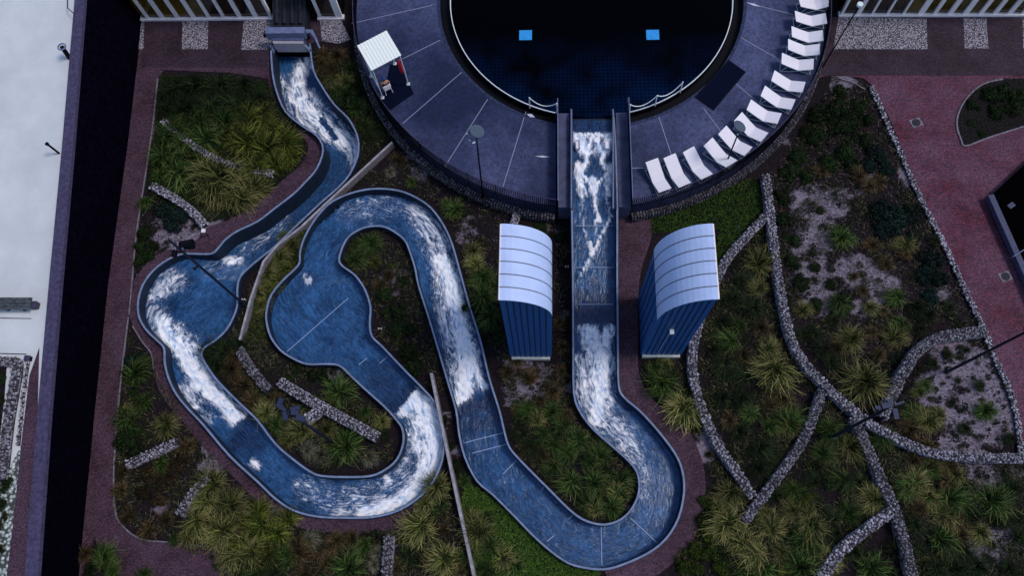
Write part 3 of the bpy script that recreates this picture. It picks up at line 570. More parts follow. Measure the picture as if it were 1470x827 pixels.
# path ribbon along the outer bank of the river
def offs(pts, d):
    out = []
    for i in range(len(pts)):
        a = np.array(pts[max(i-1, 0)][:2]); b_ = np.array(pts[min(i+1, len(pts)-1)][:2]); t = b_-a; t = t/(np.hypot(*t) or 1); di = d[i] if hasattr(d, '__len__') else d
        out.append((pts[i][0]-t[1]*di, pts[i][1]+t[0]*di))
    return out
def strip(name, pts_px, outer_px, z, m):
    n = 60
    def res(P):
        P = [np.array(p) for p in catmull(P, 4)]; L = [0]
        for i in range(1, len(P)): L.append(L[-1]+np.hypot(*(P[i]-P[i-1])))
        return [(np.interp(L[-1]*t/n, L, [p[0] for p in P]), np.interp(L[-1]*t/n, L, [p[1] for p in P])) for t in range(n+1)]
    A_, B_ = res(pts_px), res(outer_px); vs = []; 
    for a, b_ in zip(A_, B_): vs += [g3(*a, z), g3(*b_, z)]
    mb = MB(); mb.add(vs, [(2*i, 2*i+1, 2*i+3, 2*i+2) for i in range(n)]); o = struct(mb, name, m)
    return A_, B_
def kerb(px, z=.05, w=.07, name='path_kerb'):
    P = [(*G(p[0], p[1], z), z) for p in catmull([(*p, 0) for p in px], 4)]; mb = MB(); mb.ribbon(P, w, -.1); return struct(mb, name, M['kerb'])
off = lambda i0, i1: bank1[i0:i1]
i_a, i_b, i_c = 0, bank1.index((305,364)), bank1.index((606,711))
strip('riverside_path', bank1[0:i_b+1], [(384,70),(384,100),(388,140),(400,170),(425,190),(440,203),(442,218),(432,236),(415,250),(395,268),(370,288),(330,315),(300,325),(285,342),(270,350)], .035, M['brick'])
strip('riverside_path', bank1[i_b:i_c+1], [(270,350),(250,358),(225,365),(205,385),(186,415),(185,450),(195,475),(208,495),(218,510),(220,530),(226,555),(240,580),(262,605),(290,640),(330,680),(360,712),(385,736),(420,755),(460,764),(500,766),(545,764),(590,755),(625,738),(640,720)], .035, M['brick'])
i_d, i_e = bank1.index((867,818)), bank1.index((886,300))
bb = bank1[i_d:i_e+1]
strip('riverside_path', bb, [(880,850),(925,838),(965,810),(995,775),(1008,740),(1013,705),(1010,670),(1000,640),(985,615),(955,590),(930,565),(917,535),(916,500),(916,440),(920,390),(935,340),(935,296)], .035, M['brick'])
kerb([(226,112),(219,180),(207,260),(195,340),(188,420),(185,452)]); kerb([(184,455),(176,520),(168,600),(163,680),(165,735),(178,758),(203,775),(240,779),(300,786)])
kerb([(190,468),(205,492),(217,508),(220,530)]); 
# right plaza
sheet('red_plaza', [(1178,68),(1480,66),(1480,640),(1466,640),(1462,600),(1448,560),(1432,520),(1415,470),(1395,430),(1368,372),(1345,325),(1322,280),(1300,225),(1275,165),(1252,122),(1240,112),(1200,106),(1170,112)], .02, M['plaza'])
sheet('brick_apron', [(1180,24),(1480,24),(1480,108),(1178,108)], .026, M['darkbrick'])
bedtr = [(1480,112),(1440,113),(1412,120),(1390,138),(1377,160),(1374,180),(1380,200),(1387,209),(1420,197),(1480,178)]
sheet('planted_bed', bedtr, .05, M['soil'])
kerb(bedtr[::-1][:-1], .1, .09)
kerb([(1205,112),(1225,118),(1242,128)], .08, .07)
# gravel squares in front of the glazed wings
for q in ([(200,30),(207,30),(206,70),(199,70)], [(262,28),(299,28),(298,70),(261,70)], [(350,28),(392,27),(390,71),(346,71)], [(459,27),(489,27),(503,56),(486,62),(462,58)], [(1204,25),(1330,26),(1332,70),(1196,70)], [(1383,26),(1416,26),(1419,69),(1385,69)], [(1468,26),(1482,26),(1482,69),(1469,69)]):
    sheet('gravel_strip', q, .034, M['gravel'])
# manhole covers
for px, py, r, lab in ((1315, 176, .38, 'dark square manhole cover set in the upper part of the red plaza'), (1443, 397, .36, 'dark manhole cover in the red plaza below the black basin cover')):
    p = g3(px, py, .02); e = empty('manhole_cover', p, .3, lab, 'manhole cover'); mb = MB(); mb.box(0, 0, .012, r*1.8, r*1.5, .03); o = mb.build('cover_frame', M['kerb']); o.parent = e
    mb = MB(); mb.prism([(r*.7*math.cos(t*PI/9), r*.7*math.sin(t*PI/9)) for t in range(18)], .0, .035)
    for k in range(5): mb.box((k-2)*r*.22, 0, .04, .02, r*.8, .012)
    o = mb.build('lid', M['manhole']); o.parent = e

# ------------------------------------------------------------------ gabion walls
def gabion(px, wpx, zt, label, cat='gabion wall', dz=0.0):
    z = zt+dz; P = [(*G(p[0], p[1], z), z) for p in (catmull([(*p, 0) for p in px], 5) if len(px) > 2 else px)]
    w = wpx/26.5; e = empty('gabion_wall', (P[0][0], P[0][1], dz), 0, label, cat)
    mb = MB(); mb.ribbon([(p[0], p[1], z-.05) for p in P], w-.08, dz-.1); child(mb, 'core', M['core'], e)
    mb = MB(); st = .105; acc = 0
    for i in range(len(P)-1):
        a = np.array(P[i][:2]); b_ = np.array(P[i+1][:2]); L = np.hypot(*(b_-a)); d = (b_-a)/L; nn = np.array([-d[1], d[0]])
        while acc < L:
            c = a+d*acc; k = max(2, int(round(w/st)))
            for j in range(k):
                o = (j+.5)/k*w-w/2; q = c+nn*(o+random.uniform(-.045, .045))+d*random.uniform(-.07, .07)
                mb.stone(q[0], q[1], z-.05+random.uniform(-.03, .02), random.uniform(.05, .088), stone_col())
            zz = z-.2
            while zz > dz:
                for s_ in (-1, 1):
                    q = c+nn*s_*(w/2-.06); mb.stone(q[0], q[1], zz, .085, stone_col())
                zz -= .17
            acc += st
        acc -= L
    child(mb, 'stones', M['stone'], e); return e
gabion([(217,266),(240,278),(262,292),(280,308),(291,321)], 13, .5, 'short curved stone gabion left of the pale straw tussock, above the teal shrubs')
gabion([(234,172),(252,190),(280,210),(320,232),(360,243),(390,248)], 11, .45, 'stone gabion half hidden in the green grass of the upper left bed')
gabion([(401,548),(440,572),(490,600),(542,628)], 15, .7, 'straight stone gabion beside the big tussock in the island below the round basin')
gabion([(458,588),(434,604)], 15, .66, 'stubby stone gabion branching from the straight one in the island')
gabion([(343,502),(358,528),(384,560)], 13, .5, 'broken grey stone gabion below the end of the pale bent beam')
gabion([(180,667),(253,634)], 12, .6, 'short straight stone gabion nearest the black wall in the left bed')
gabion([(255,739),(272,712),(298,684)], 12, .6, 'stone gabion beside the straw tussocks at the bottom left bed')
gabion([(558,772),(556,800),(554,835)], 14, .6, 'vertical stone gabion at the bottom edge left of the pale straight beam')
gabion([(742,306),(736,322)], 12, .5, 'small stone gabion stub behind the left curved-roof tower')
gabion([(1100,250),(1106,300),(1113,360),(1122,420),(1135,480),(1155,520),(1183,550),(1215,580),(1250,608),(1290,630),(1340,650),(1400,657),(1475,658)], 13, .6, 'long winding stone gabion running from the deck down to the right edge')
gabion([(1104,306),(1075,335),(1045,370),(1020,420),(1002,470),(994,520),(1000,560),(1013,600),(1035,645),(1060,680),(1082,715)], 13, .55, 'curved stone gabion passing behind the right curved-roof tower')
gabion([(1181,562),(1172,590),(1155,630),(1125,675),(1095,715),(1068,750)], 13, .55, 'stone gabion arc joining two others at lower middle right')
gabion([(1226,600),(1245,640),(1262,680),(1285,730),(1300,780),(1312,835)], 14, .6, 'straight stone gabion running down to the bottom edge at lower right')
gabion([(1284,733),(1240,765),(1205,795),(1178,835)], 14, .6, 'stone gabion branching down-left from the straight one at lower right')
gabion([(1415,474),(1370,480),(1340,488),(1315,508),(1295,540),(1280,572),(1268,598)], 15, .75, 'dark-sided stone gabion bounding the sandy round bed')
gabion([(1252,124),(1270,165),(1292,215),(1318,275),(1342,322),(1365,368),(1392,428),(1412,468),(1432,520),(1450,560),(1461,600),(1467,650)], 8, .2, 'narrow low stone edging along the left side of the red plaza')

# pale beams
def beam(px, w, zt, label):
    P = [(*G(*p, zt), zt) for p in px]; e = empty('concrete_beam', (P[0][0], P[0][1], 0), 0, label, 'garden wall'); mb = MB(); mb.ribbon(P, w, -.1); child(mb, 'wall', M['beam'], e)
    mb = MB(); mb.ribbon([(p[0], p[1], zt+.025) for p in P], w*.72, zt-.02); child(mb, 'capping', M['capping'], e)
beam([(563,204),(470,290),(432,326),(398,352),(378,376),(360,428),(344,488)], .16, .55, 'pale bent concrete beam from the deck wall down past the round basin')
beam([(619,536),(638,630),(655,710),(681,830)], .19, .6, 'pale straight concrete beam between the two river loops, reaching the bottom edge')

# ------------------------------------------------------------------ left terrace and wall
wb = [(203,42),(183,210),(155,410),(134,610),(112,827)]; wt = [(121,0),(103,210),(85,410),(68.5,610),(52,827)]
def raised_err(z):
    e = 0
    for p in wb:
        x, y = G(*p); q = PX(x, y, z); e += (q[0]-np.interp(q[1], [a[1] for a in wt], [a[0] for a in wt]))**2
    return e
TZ = min([2+i*.05 for i in range(120)], key=raised_err); print('terrace', TZ, raised_err(TZ))
top_in = [(*G(p[0], p[1], TZ), TZ) for p in wt]
def ext(P, d0, d1):
    P = [np.array(p[:2]) for p in P]; a = P[0]+(P[0]-P[1])/np.hypot(*(P[0]-P[1]))*d0; b_ = P[-1]+(P[-1]-P[-2])/np.hypot(*(P[-1]-P[-2]))*d1; return [a]+P+[b_]
EDGE = ext(top_in, 14, 12)
e = empty('retaining_wall', (EDGE[2][0], EDGE[2][1], 0), 0, 'tall black wall along the left side holding up the pale terrace', 'retaining wall')
# wall leans from its base line to its top line
basew = ext([(*G(*p), 0) for p in wb], 14, 12)
mb = MB(); n = len(basew); vs = [(p[0], p[1], -.2) for p in basew]+[(p[0]-.02, p[1], TZ) for p in EDGE]+[(p[0]-1.2, p[1], TZ-.02) for p in EDGE]+[(p[0]-1.2, p[1], -.2) for p in EDGE]
fs = []
for i in range(n-1):
    for k in range(4): k2 = (k+1) % 4; fs.append((k*n+i, k*n+i+1, k2*n+i+1, k2*n+i))
fs += [(0, n, 2*n, 3*n), (n-1, 4*n-1, 3*n-1, 2*n-1)]; mb.add(vs, fs); child(mb, 'wall_face', M['darkwall'], e)
cop_out = ext([(*G(*p, TZ+.25), 0) for p in [(107,0),(90,210),(71,410),(53,610),(37,827)]], 14, 12)
mb = MB(); cen = [((a[0]+b_[0])/2, (a[1]+b_[1])/2, TZ+.25) for a, b_ in zip(ext([(*G(*p, TZ+.25), 0) for p in wt], 14, 12), cop_out)]
mb.ribbon(cen, .62, TZ-.02); child(mb, 'coping', M['coping'], e)
mb = MB(); mb.prism([tuple(p) for p in cop_out]+[(-200, -40), (-200, 80)], TZ-.4, TZ); struct(mb, 'terrace', M['terrace'])
sheet('terrace_brick_strip', [(56,500),(53,610),(36,840),(8,840),(20,740),(30,640),(42,540)], TZ+.03, M['brick'])
sheet('terrace_gravel', [(30,640),(20,740),(8,840),(-20,840),(-20,690),(10,680)], TZ+.036, M['gravelwhite'])
sheet('terrace_soil', [(-30,526),(9,526),(6,570),(0,620),(-8,680),(-30,700)], TZ+.04, M['soil'])
sheet('terrace_joint', [(0,456),(45,457),(45,458),(0,457.4)], TZ+.012, M['coping'], thick=.008); sheet('terrace_joint', [(0,507),(38,508),(38,509.5),(0,508.5)], TZ+.012, M['coping'], thick=.008)
gabion([(-20,518),(10,519),(22,522),(17,560),(10,600),(5,640),(0,690)], 13, .35, 'stone planter wall at the left edge of the pale terrace', 'planter wall', dz=TZ)
gabion([(39,520),(33,560),(29,600),(25,640)], 5, .15, 'thin stone kerb beside the planter wall on the terrace', 'kerb', dz=TZ)
# bench on the terrace
p = g3(22, 440, TZ); e = empty('bench', p, 0, 'long dark mottled bench on the pale terrace above the planter', 'bench')
mb = MB(); 
for k in range(4): mb.box(p.x-.3, p.y-.25+k*.17, TZ+.46, 2.9, .15, .08)
child(mb, 'seat', mat('old_slab', (.06, .07, .08), .8, noise=.7, nscale=9), e)
for dx in (-1.1, .0, .9):
    mb = MB(); mb.box(p.x+dx-.3, p.y, TZ+.21, .12, .5, .42); child(mb, 'leg', M['black'], e)
p = g3(53, 440, TZ); e = empty('terrace_block', p, 0, 'small dark cube-shaped block right of the bench on the terrace', 'block'); mb = MB(); mb.box(p.x, p.y, TZ+.15, .32, .34, .3); child(mb, 'body', mat('dk', (.05, .045, .06), .8), e); mb = MB(); mb.box(p.x, p.y, TZ+.32, .36, .38, .04); child(mb, 'cap', M['coping'], e)
p = g3(43, 516, TZ); e = empty('terrace_box', p, 0, 'small black box beside the planter corner on the terrace', 'box'); mb = MB(); mb.box(p.x, p.y, TZ+.12, .26, .24, .24); child(mb, 'body', M['black'], e); mb = MB(); mb.box(p.x, p.y, TZ+.255, .3, .28, .03); child(mb, 'lid', M['coping'], e)

# poles on the terrace edge
def pole_xy(base, top, zb):
    z = height_of(base, top, zb, 9); b_ = g3(*base, zb); t = g3(*top, z); return b_, t
b_, t = pole_xy((100, 83), (89, 67), TZ); e = empty('vent_pipe', b_, 0, 'short open black pipe standing on the terrace edge near the top', 'pipe')
h = max(.6, min(1.4, t.z-b_.z)); t = Vector((b_.x, b_.y, b_.z)) + (t-b_).normalized()*h
mb = MB(); mb.tube([b_, t], .13, 14); child(mb, 'pipe', M['black'], e)
mb = MB(); R0 = [t+Vector((math.cos(a)*.22, math.sin(a)*.22, .03)) for a in np.linspace(0, 2*PI, 17)]; mb.tube(R0, .045, 6, cap=False); child(mb, 'flange', M['beamgrey'], e)
b_, t = pole_xy((85, 220), (67, 206), TZ); e = empty('bollard_light', b_, 0, 'thin black post leaning out over the pale terrace, second from the top', 'bollard')
mb = MB(); mb.tube([b_, b_+(t-b_)*.93], .06, 10); child(mb, 'post', M['black'], e); mb = MB(); mb.tube([b_+(t-b_)*.93, t], [.1, .11], 12); child(mb, 'head', M['black'], e)
mb = MB(); mb.tube([g3(97, -12, TZ+.5), g3(97, 11, TZ+.5), g3(106, 19, TZ+.5), g3(107, 19, TZ)], .03, 6); e = empty('guard_loop', g3(106, 19, TZ), 0, 'thin black bent handrail at the top edge of the terrace', 'handrail'); child(mb, 'rail', M['black'], e)

# ------------------------------------------------------------------ glazed wings
def wing(x0, x1, y0, y1, lab, mull, amber, nm):
    a, b_ = g3(x0, y0, .1), g3(x1, y1, .1); d = (b_-a); L = d.length; d.normalize(); nrm = Vector((-d.y, d.x, 0)); Hh = 4.5
    e = empty('glazed_building', (a.x, a.y, 0), 0, lab, 'building')
    def W(s_, o, z): p = a+d*s_+nrm*o; return (p.x, p.y, z)
    def bx(mb, s0, s1, o0, o1, z0, z1):
        mb.add([W(s0, o0, z0), W(s1, o0, z0), W(s1, o1, z0), W(s0, o1, z0), W(s0, o0, z1), W(s1, o0, z1), W(s1, o1, z1), W(s0, o1, z1)], [(3, 2, 1, 0), (4, 5, 6, 7), (0, 1, 5, 4), (1, 2, 6, 5), (2, 3, 7, 6), (3, 0, 4, 7)])
    mb = MB(); bx(mb, 0, L, .25, 8, 0, Hh); child(mb, 'wall', M['black'], e)
    mb = MB(); bx(mb, -.1, L+.1, -.12, .25, 0, .16); child(mb, 'sill', M['mullion'], e)
    mb = MB(); bx(mb, -.1, L+.1, -.15, 8.2, Hh, Hh+.3); child(mb, 'roof', M['coping'], e)
    ss = []
    for px, w in mull:
        ss.append(((px-x0)/(x1-x0)*L, w))
    for s_, w in ss:
        mb = MB(); bx(mb, s_-w*.62, s_+w*.62, -.02, .2, .16, Hh); child(mb, 'mullion', M['mullion'], e)
    edges = [(0, 0)]+ss+[(L, 0)]
    for i in range(len(edges)-1):
        s0 = edges[i][0]+edges[i][1]/2; s1 = edges[i+1][0]-edges[i+1][1]/2
        if s1-s0 > .1:
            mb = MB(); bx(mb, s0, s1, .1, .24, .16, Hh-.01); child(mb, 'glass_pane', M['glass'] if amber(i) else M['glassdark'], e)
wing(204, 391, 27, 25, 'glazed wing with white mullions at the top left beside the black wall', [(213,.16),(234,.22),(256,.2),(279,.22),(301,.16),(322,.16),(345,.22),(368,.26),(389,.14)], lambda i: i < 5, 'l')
wing(458, 492, 25.5, 25, 'short dark glazed bay with white frames between flume and deck', [(460,.16),(487,.34)], lambda i: False, 'm')
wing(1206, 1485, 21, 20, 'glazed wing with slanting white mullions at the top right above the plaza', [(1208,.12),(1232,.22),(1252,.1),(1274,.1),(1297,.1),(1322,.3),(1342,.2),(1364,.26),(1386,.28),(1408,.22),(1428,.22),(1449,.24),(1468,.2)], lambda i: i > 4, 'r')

# ------------------------------------------------------------------ slide flume at the top
FZ = 1.3
e = empty('slide_flume', (*G(421, 45, 0), 0), 0, 'dark ribbed flume housing with blue-grey beam where the slide river starts', 'slide flume')
def hexa(mb, a, b_, c, d, z0, z1): mb.prism([G(*a, z1), G(*b_, z1), G(*c, z1), G(*d, z1)], z0, z1)
mb = MB(); hexa(mb, (391,-30), (440,-30), (437,38), (391,38), 0, FZ); child(mb, 'housing', M['flume'], e)
for i, x in enumerate((393, 404, 415, 427)):
    mb = MB(); P = [(*G(x+4, y, FZ+.06), FZ+.02) for y in (-30, 0, 34)]; mb.tube(P, .17, 10); child(mb, 'cover_rib', M['flume'], e)
mb = MB(); hexa(mb, (381,38.5), (437,38), (437,47), (380,47.5), FZ-.35, FZ+.25); child(mb, 'cross_beam', M['beamgrey'], e)
mb = MB(); hexa(mb, (389,49), (435,48), (436,56), (391,56), 0, FZ-.25); child(mb, 'lip', M['beamgrey'], e)
mb = MB(); hexa(mb, (391,56.5), (435,56.5), (436,62), (392,62), 0, FZ-.4); child(mb, 'lip_edge', mat('pale_lip', (.34, .31, .36), .6, noise=.15), e)
mb = MB(); mb.tube([g3(440, 45, FZ), g3(447, 45, FZ), g3(453, 55, FZ-.3), g3(459, 69, FZ-.5)], [.16, .16, .09, .07], 10); child(mb, 'side_pipe', M['beamgrey'], e)
mb = MB(); p = g3(380, 47, FZ); mb.tube([p+Vector((0, .2, -.1)), p+Vector((0, -.15, -.1))], .12, 10); child(mb, 'end_bolt', M['black'], e)
# rim round the slide mouth
mb = MB(); P = [(*G(p[0], p[1], RIM+.05), RIM+.05) for p in catmull([(389,72,0),(391,66,0),(397,63.5,0),(415,63,0),(433,63.5,0),(440,66,0),(446,73,0)], 4)]; mb.ribbon(P, .14, .1); child(mb, 'mouth_rim', M['rim'], e)

# ------------------------------------------------------------------ towers
def tower(tx_lo, tx_hi, base_lo, base_hi, y_base, top_hi, top_lo, back_hi, label, side):
    zhi = height_of((base_hi, y_base), top_hi); zlo = height_of((base_lo, y_base), top_lo)
    bh, bl = g3(base_hi, y_base), g3(base_lo, y_base); yb = (bh.y+bl.y)/2
    thi = g3(*top_hi, zhi); tlo = g3(*top_lo, zlo); X0 = (bl.x+tlo.x)/2; X1 = (bh.x+thi.x)/2
    yf = (yb+thi.y+tlo.y)/3; bk = g3(*back_hi, zhi); D = bk.y-thi.y
    print('tower', zhi, zlo, X0, X1, yb, thi.y, tlo.y, D)
    e = empty('curved_roof_tower', ((X0+X1)/2, yf, 0), 0, label, 'tower')
    n = 14; prof = []
    for i in range(n+1):
        t = i/n*PI/2; prof.append((X0+(X1-X0)*(1-math.cos(t)), zlo+(zhi-zlo)*math.sin(t)))
    # prof runs from low side up to high side
    poly = [(X1, .25), (X0, .25)]+prof
    mb = MB(); m_ = len(poly)
    vs = [(x, yf, z) for x, z in poly]+[(x, yf+D, z) for x, z in poly]
    o = 1 if side > 0 else -1
    fs = [tuple(range(m_)), tuple(range(2*m_-1, m_-1, -1))]+[(i, m_+i, m_+(i+1) % m_, (i+1) % m_) for i in range(m_)]
    mb.add(vs, fs); child(mb, 'wall', M['blueclad'], e)
    mb = MB(); mb.box((X0+X1)/2, yf+D/2-.08, .1, abs(X1-X0)-.16, D+.12, .5); child(mb, 'plinth', M['plinth'], e)
    # roof skin
    mb = MB(); ov = .06; vs = []
    for y in (yf-.08, yf+D+.08):
        for x, z in prof: vs.append((x, y, z+ov))
        for x, z in prof: vs.append((x, y, z+.005))
    q = n+1; fs = []
    for i in range(n):
        fs += [(i, i+1, 2*q+i+1, 2*q+i), (q+i, 3*q+i, 3*q+i+1, q+i+1), (i, q+i, q+i+1, i+1), (2*q+i, 2*q+i+1, 3*q+i+1, 3*q+i)]
    fs += [(0, 2*q, 3*q, q), (n, q+n, 3*q+n, 2*q+n)]
    mb.add(vs, fs); child(mb, 'roof', M['metalroof'], e, smooth=False)
    for k in range(1, 6):
        y = yf-.08+(D+.16)*k/6; mb = MB(); mb.tube([(x, y, z+ov+.005) for x, z in prof], .024, 5); child(mb, 'roof_seam', M['seam'], e)
        mb = MB(); s_ = -1 if X0 < X1 else 1; mb.box(X0+s_*.012, y, zlo/2+.15, .03, .05, zlo-.3); child(mb, 'side_batten', M['bluedark'], e)
    for k in range(1, 8):
        x = X0+(X1-X0)*k/8; zz = np.interp(k/8, [(p[0]-X0)/(X1-X0) for p in prof], [p[1] for p in prof])
        mb = MB(); mb.box(x, yf-.012, zz/2+.12, .05, .03, zz-.3); child(mb, 'front_batten', M['bluedark'], e)
    mb = MB(); mb.tube([(X1, yf-.06, zhi+.02), (X1, yf+D+.06, zhi+.02)], .05, 6); child(mb, 'ridge_flashing', M['mullion'], e)
    return e, (X0, X1, yf, D, zhi, zlo)
tower(0, 0, 791, 735, 514, (714, 430), (793.5, 452), (713, 325), 'left of the two tall dark blue towers with curved pale roof', -1)
te, TI = tower(0, 0, 921, 977, 512, (1031, 428), (941, 457), (1028.5, 324), 'right of the two tall dark blue towers with curved pale roof, lamp on its front', 1)
X0, X1, yf, D, zhi, zlo = TI
# wall lamp on the right tower
zl = 4.2; p = Vector((X0+(X1-X0)*.42, yf-.02, zl)); 
for z_ in np.arange(1, 9, .1):
    q = PX(X0+(X1-X0)*.4, yf-.2, z_)
    if q[1] < 478: zl = z_; break
pl = Vector((X0+(X1-X0)*.42, yf-.03, zl))
mb = MB(); mb.box(pl.x, pl.y-.12, zl, .2, .24, .14); child(mb, 'wall_lamp', M['dot'], te)
mb = MB(); mb.tube([(pl.x, yf-.04, zl-.1), (pl.x-.1, yf-.04, .4)], .018, 5); child(mb, 'lamp_cable', M['joint'], te)

# ------------------------------------------------------------------ loungers
def make_lounger():
    root = empty('sun_lounger', (0, 0, 0)); Wd = .74
    prof = [(-.98, .80), (-.9, .77), (-.4, .53), (.12, .31), (.2, .30), (.6, .42), (.98, .54)]
    mb = MB(); vs = []
    for (x, z) in prof:
        for y in (-Wd/2, Wd/2): vs += [(x, y, z+.012), (x, y, z-.012)]
    fs = []
    for i in range(len(prof)-1):
        o = 4*i; fs += [(o, o+4, o+6, o+2), (o+1, o+3, o+7, o+5), (o, o+1, o+5, o+4), (o+2, o+6, o+7, o+3)]
    fs += [(0, 2, 3, 1), (4*len(prof)-4, 4*len(prof)-3, 4*len(prof)-1, 4*len(prof)-2)]
    mb.add(vs, fs); o = mb.build('sling', M['sling'], root)
    for s_ in (-1, 1):
        y = s_*(Wd/2+.015)
        mb = MB(); mb.tube([(x, y, z-.005) for x, z in prof], .018, 6); mb.build('side_rail', M['tube'], root)
        mb = MB(); mb.tube([(-.86, y, .03), (-.3, y, .10), (.2, y, .26)], .017, 6); mb.tube([(.2, y, .26), (.95, y, .03)], .017, 6); mb.build('base_rail', M['tube'], root)
        mb = MB(); mb.tube([(-.84, y, .02), (-.55, y, .58)], .016, 6); mb.build('leg', M['tube'], root)
        mb = MB(); mb.tube([(.93, y, .02), (.72, y, .44)], .016, 6); mb.build('leg', M['tube'], root)
    
    for x_ in (-.86, .95): mb = MB(); mb.tube([(x_, -Wd/2, .03), (x_, Wd/2, .03)], .017, 6); mb.build('cross_bar', M['tube'], root)
    return root
lg = [((936.8,232.3),(953.6,270.8)),((962.3,225.7),(981.8,263.5)),((990,216.5),(1013.5,251.7)),((1018,204.5),(1051,235)),((1037.7,187),(1073.5,216.8)),((1061,168),(1096,196)),((1075,150),(1119,170)),((1095,130),(1139,150)),((1109,108),(1154.7,125)),((1120,83),(1170,92)),((1129,63),(1179,70.5)),((1134,44.6),(1184,50.5)),((1139,22.6),(1189,25.7)),((1144,2),(1194,0))]
lab = ['white sling lounger nearest the chute walkway, at the lower left end of the row', 'white sling lounger second from the chute walkway', 'white sling lounger third from the chute walkway', 'white sling lounger fourth from the walkway, its foot crossed by the lamp pole', 'white sling lounger fifth from the walkway, crossed by the black lamp pole', 'white sling lounger partly under the round grey lamp disc', 'white sling lounger directly above the one under the lamp disc', 'white sling lounger below and left of the wide gap in the row', 'white sling lounger just below the wide gap in the row', 'white sling lounger just above the wide gap in the row', 'white sling lounger fifth from the top edge', 'white sling lounger fourth from the top edge', 'white sling lounger third from the top edge', 'white sling lounger cut by the top edge of the picture']
lab[7] = 'white sling lounger eighth from the walkway, second below the gap'; lab[9] = 'white sling lounger just above the wide gap, fifth from the top edge'; lab[10] = 'white sling lounger fourth from the top edge, above the gap'; lab[11] = 'white sling lounger third from the top edge'; lab[12] = 'white sling lounger second from the top edge'
proto = make_lounger()
for i, (a, b_) in enumerate(lg):
    A_ = g3(*a, DZ+.8); B_ = g3(*b_, DZ+.54); c = (A_+B_)/2; ang = math.atan2(B_.y-A_.y, B_.x-A_.x); o = proto if i == 0 else copy_tree(proto, (0, 0, 0), 0)
    o.location = (c.x, c.y, DZ+.008); o.rotation_euler = (0, 0, ang); tag(o, lab[i], 'sun lounger', 'white loungers in a curved row on the pool deck')
# dark mat
P = [g3(*q, DZ+.02) for q in ((1046,86),(1070,103),(1024,158),(998,139))]; c = sum(P, Vector())/4; e = empty('floor_mat', (c.x, c.y, DZ), 0, 'black rectangular mat lying on the deck beside the pool edge', 'mat')
mb = MB(); mb.prism([(p.x, p.y) for p in P], DZ+.004, DZ+.022); child(mb, 'dark_sheet', M['mat'], e)
mb = MB()
for i in range(4): mb.ribbon([(*P[i].xy, DZ+.03), (*P[(i+1) % 4].xy, DZ+.03)], .05, DZ+.005)
child(mb, 'edge_trim', M['black'], e)
# rope posts and ropes on the pool rim
posts = [((760.5,155),(760.5,136)),((940,152),(943.5,136)),((976,133),(979,117)),((902.5,165),(903.5,149.5)),((799,163),(799,149.5))]
pp = []
for a, b_ in posts:
    p = g3(*a, DZ+.02); p = Vector((p.x, p.y, DZ+.02)); pp.append(p)
labs = ['left rope post on the pool rim, steel', 'middle steel rope post right of the chute', 'steel rope post farthest right of the chute', 'steel rope post beside the right chute walkway', 'steel rope post beside the left chute walkway']
for p, l in zip(pp, labs):
    e = empty('rope_post', p, 0, l, 'post', 'rope posts on the pool rim'); mb = MB(); mb.tube([p+Vector((0, 0, -.05)), p+Vector((0, 0, 1.15))], .035, 8); child(mb, 'post_tube', M['pooltube'], e)
    mb = MB(); mb.tube([p+Vector((0, 0, -.03)), p+Vector((0, 0, .03))], .1, 12); child(mb, 'foot_plate', M['black'], e)
for (i, j), l in (((0, 4), 'sagging white rope between two posts left of the chute'), ((3, 1), 'sagging white rope nearest the right chute walkway'), ((1, 2), 'sagging white rope between the two posts farther right of the chute')):
    a, b_ = pp[i]+Vector((0, 0, 1.12)), pp[j]+Vector((0, 0, 1.12)); mb = MB(); mb.tube([a.lerp(b_, t)+Vector((0, 0, -.55*4*t*(1-t))) for t in np.linspace(0, 1, 14)], .028, 6)
    o = mb.build('barrier_rope', M['pooltube'], origin=tuple(a)); tag(o, l, 'rope')
# lit squares in the pool
for px, py, l in ((754.5, 50, 'left bright blue lit square in the dark pool'), (937, 49.5, 'right bright blue lit square in the dark pool')):
    p = g3(px, py, DZ-.1); e = empty('pool_light', p, 0, l, 'pool light', 'blue lit squares in the pool'); mb = MB(); mb.box(p.x, p.y, DZ-.115, .86, .8, .03); child(mb, 'frame', M['black'], e)
    mb = MB(); mb.box(p.x, p.y, DZ-.096, .8, .74, .02); child(mb, 'lit_panel', M['poollight'], e)

# ------------------------------------------------------------------ lifeguard canopy
CZ = DZ+3.0; rc = [(512.5,65),(555,43),(576.5,78),(533,101)]; R4 = [g3(*q, CZ) for q in rc]; ce = sum(R4, Vector())/4
e = empty('canopy_shelter', (ce.x, ce.y, DZ), 0, 'lifeguard canopy with white corrugated square roof on four posts', 'canopy')
mb = MB(); n = 40; vs = []; u = (R4[1]-R4[0]); v = (R4[3]-R4[0])
for i in range(n+1):
    for j in (0, 1):
        p = R4[0]+u*(i/n)+v*j; zz = CZ+.011*math.sin(i*PI/2); vs += [(p.x, p.y, zz), (p.x, p.y, zz-.03)]
fs = []
for i in range(n): o = 4*i; fs += [(o, o+2, o+6, o+4), (o+1, o+5, o+7, o+3), (o, o+4, o+5, o+1), (o+2, o+3, o+7, o+6)]
fs += [(0, 1, 3, 2), (4*n, 4*n+2, 4*n+3, 4*n+1)]
mb.add(vs, fs); child(mb, 'roof', mat('canopy_white', (.86, .88, .82), .5, noise=.05), e)
un, vn = u.normalized(), v.normalized(); ins_ = [R4[0]+un*.15+vn*.15, R4[1]-un*.15+vn*.15, R4[2]-un*.1-vn*.08, R4[3]+un*.1-vn*.08]
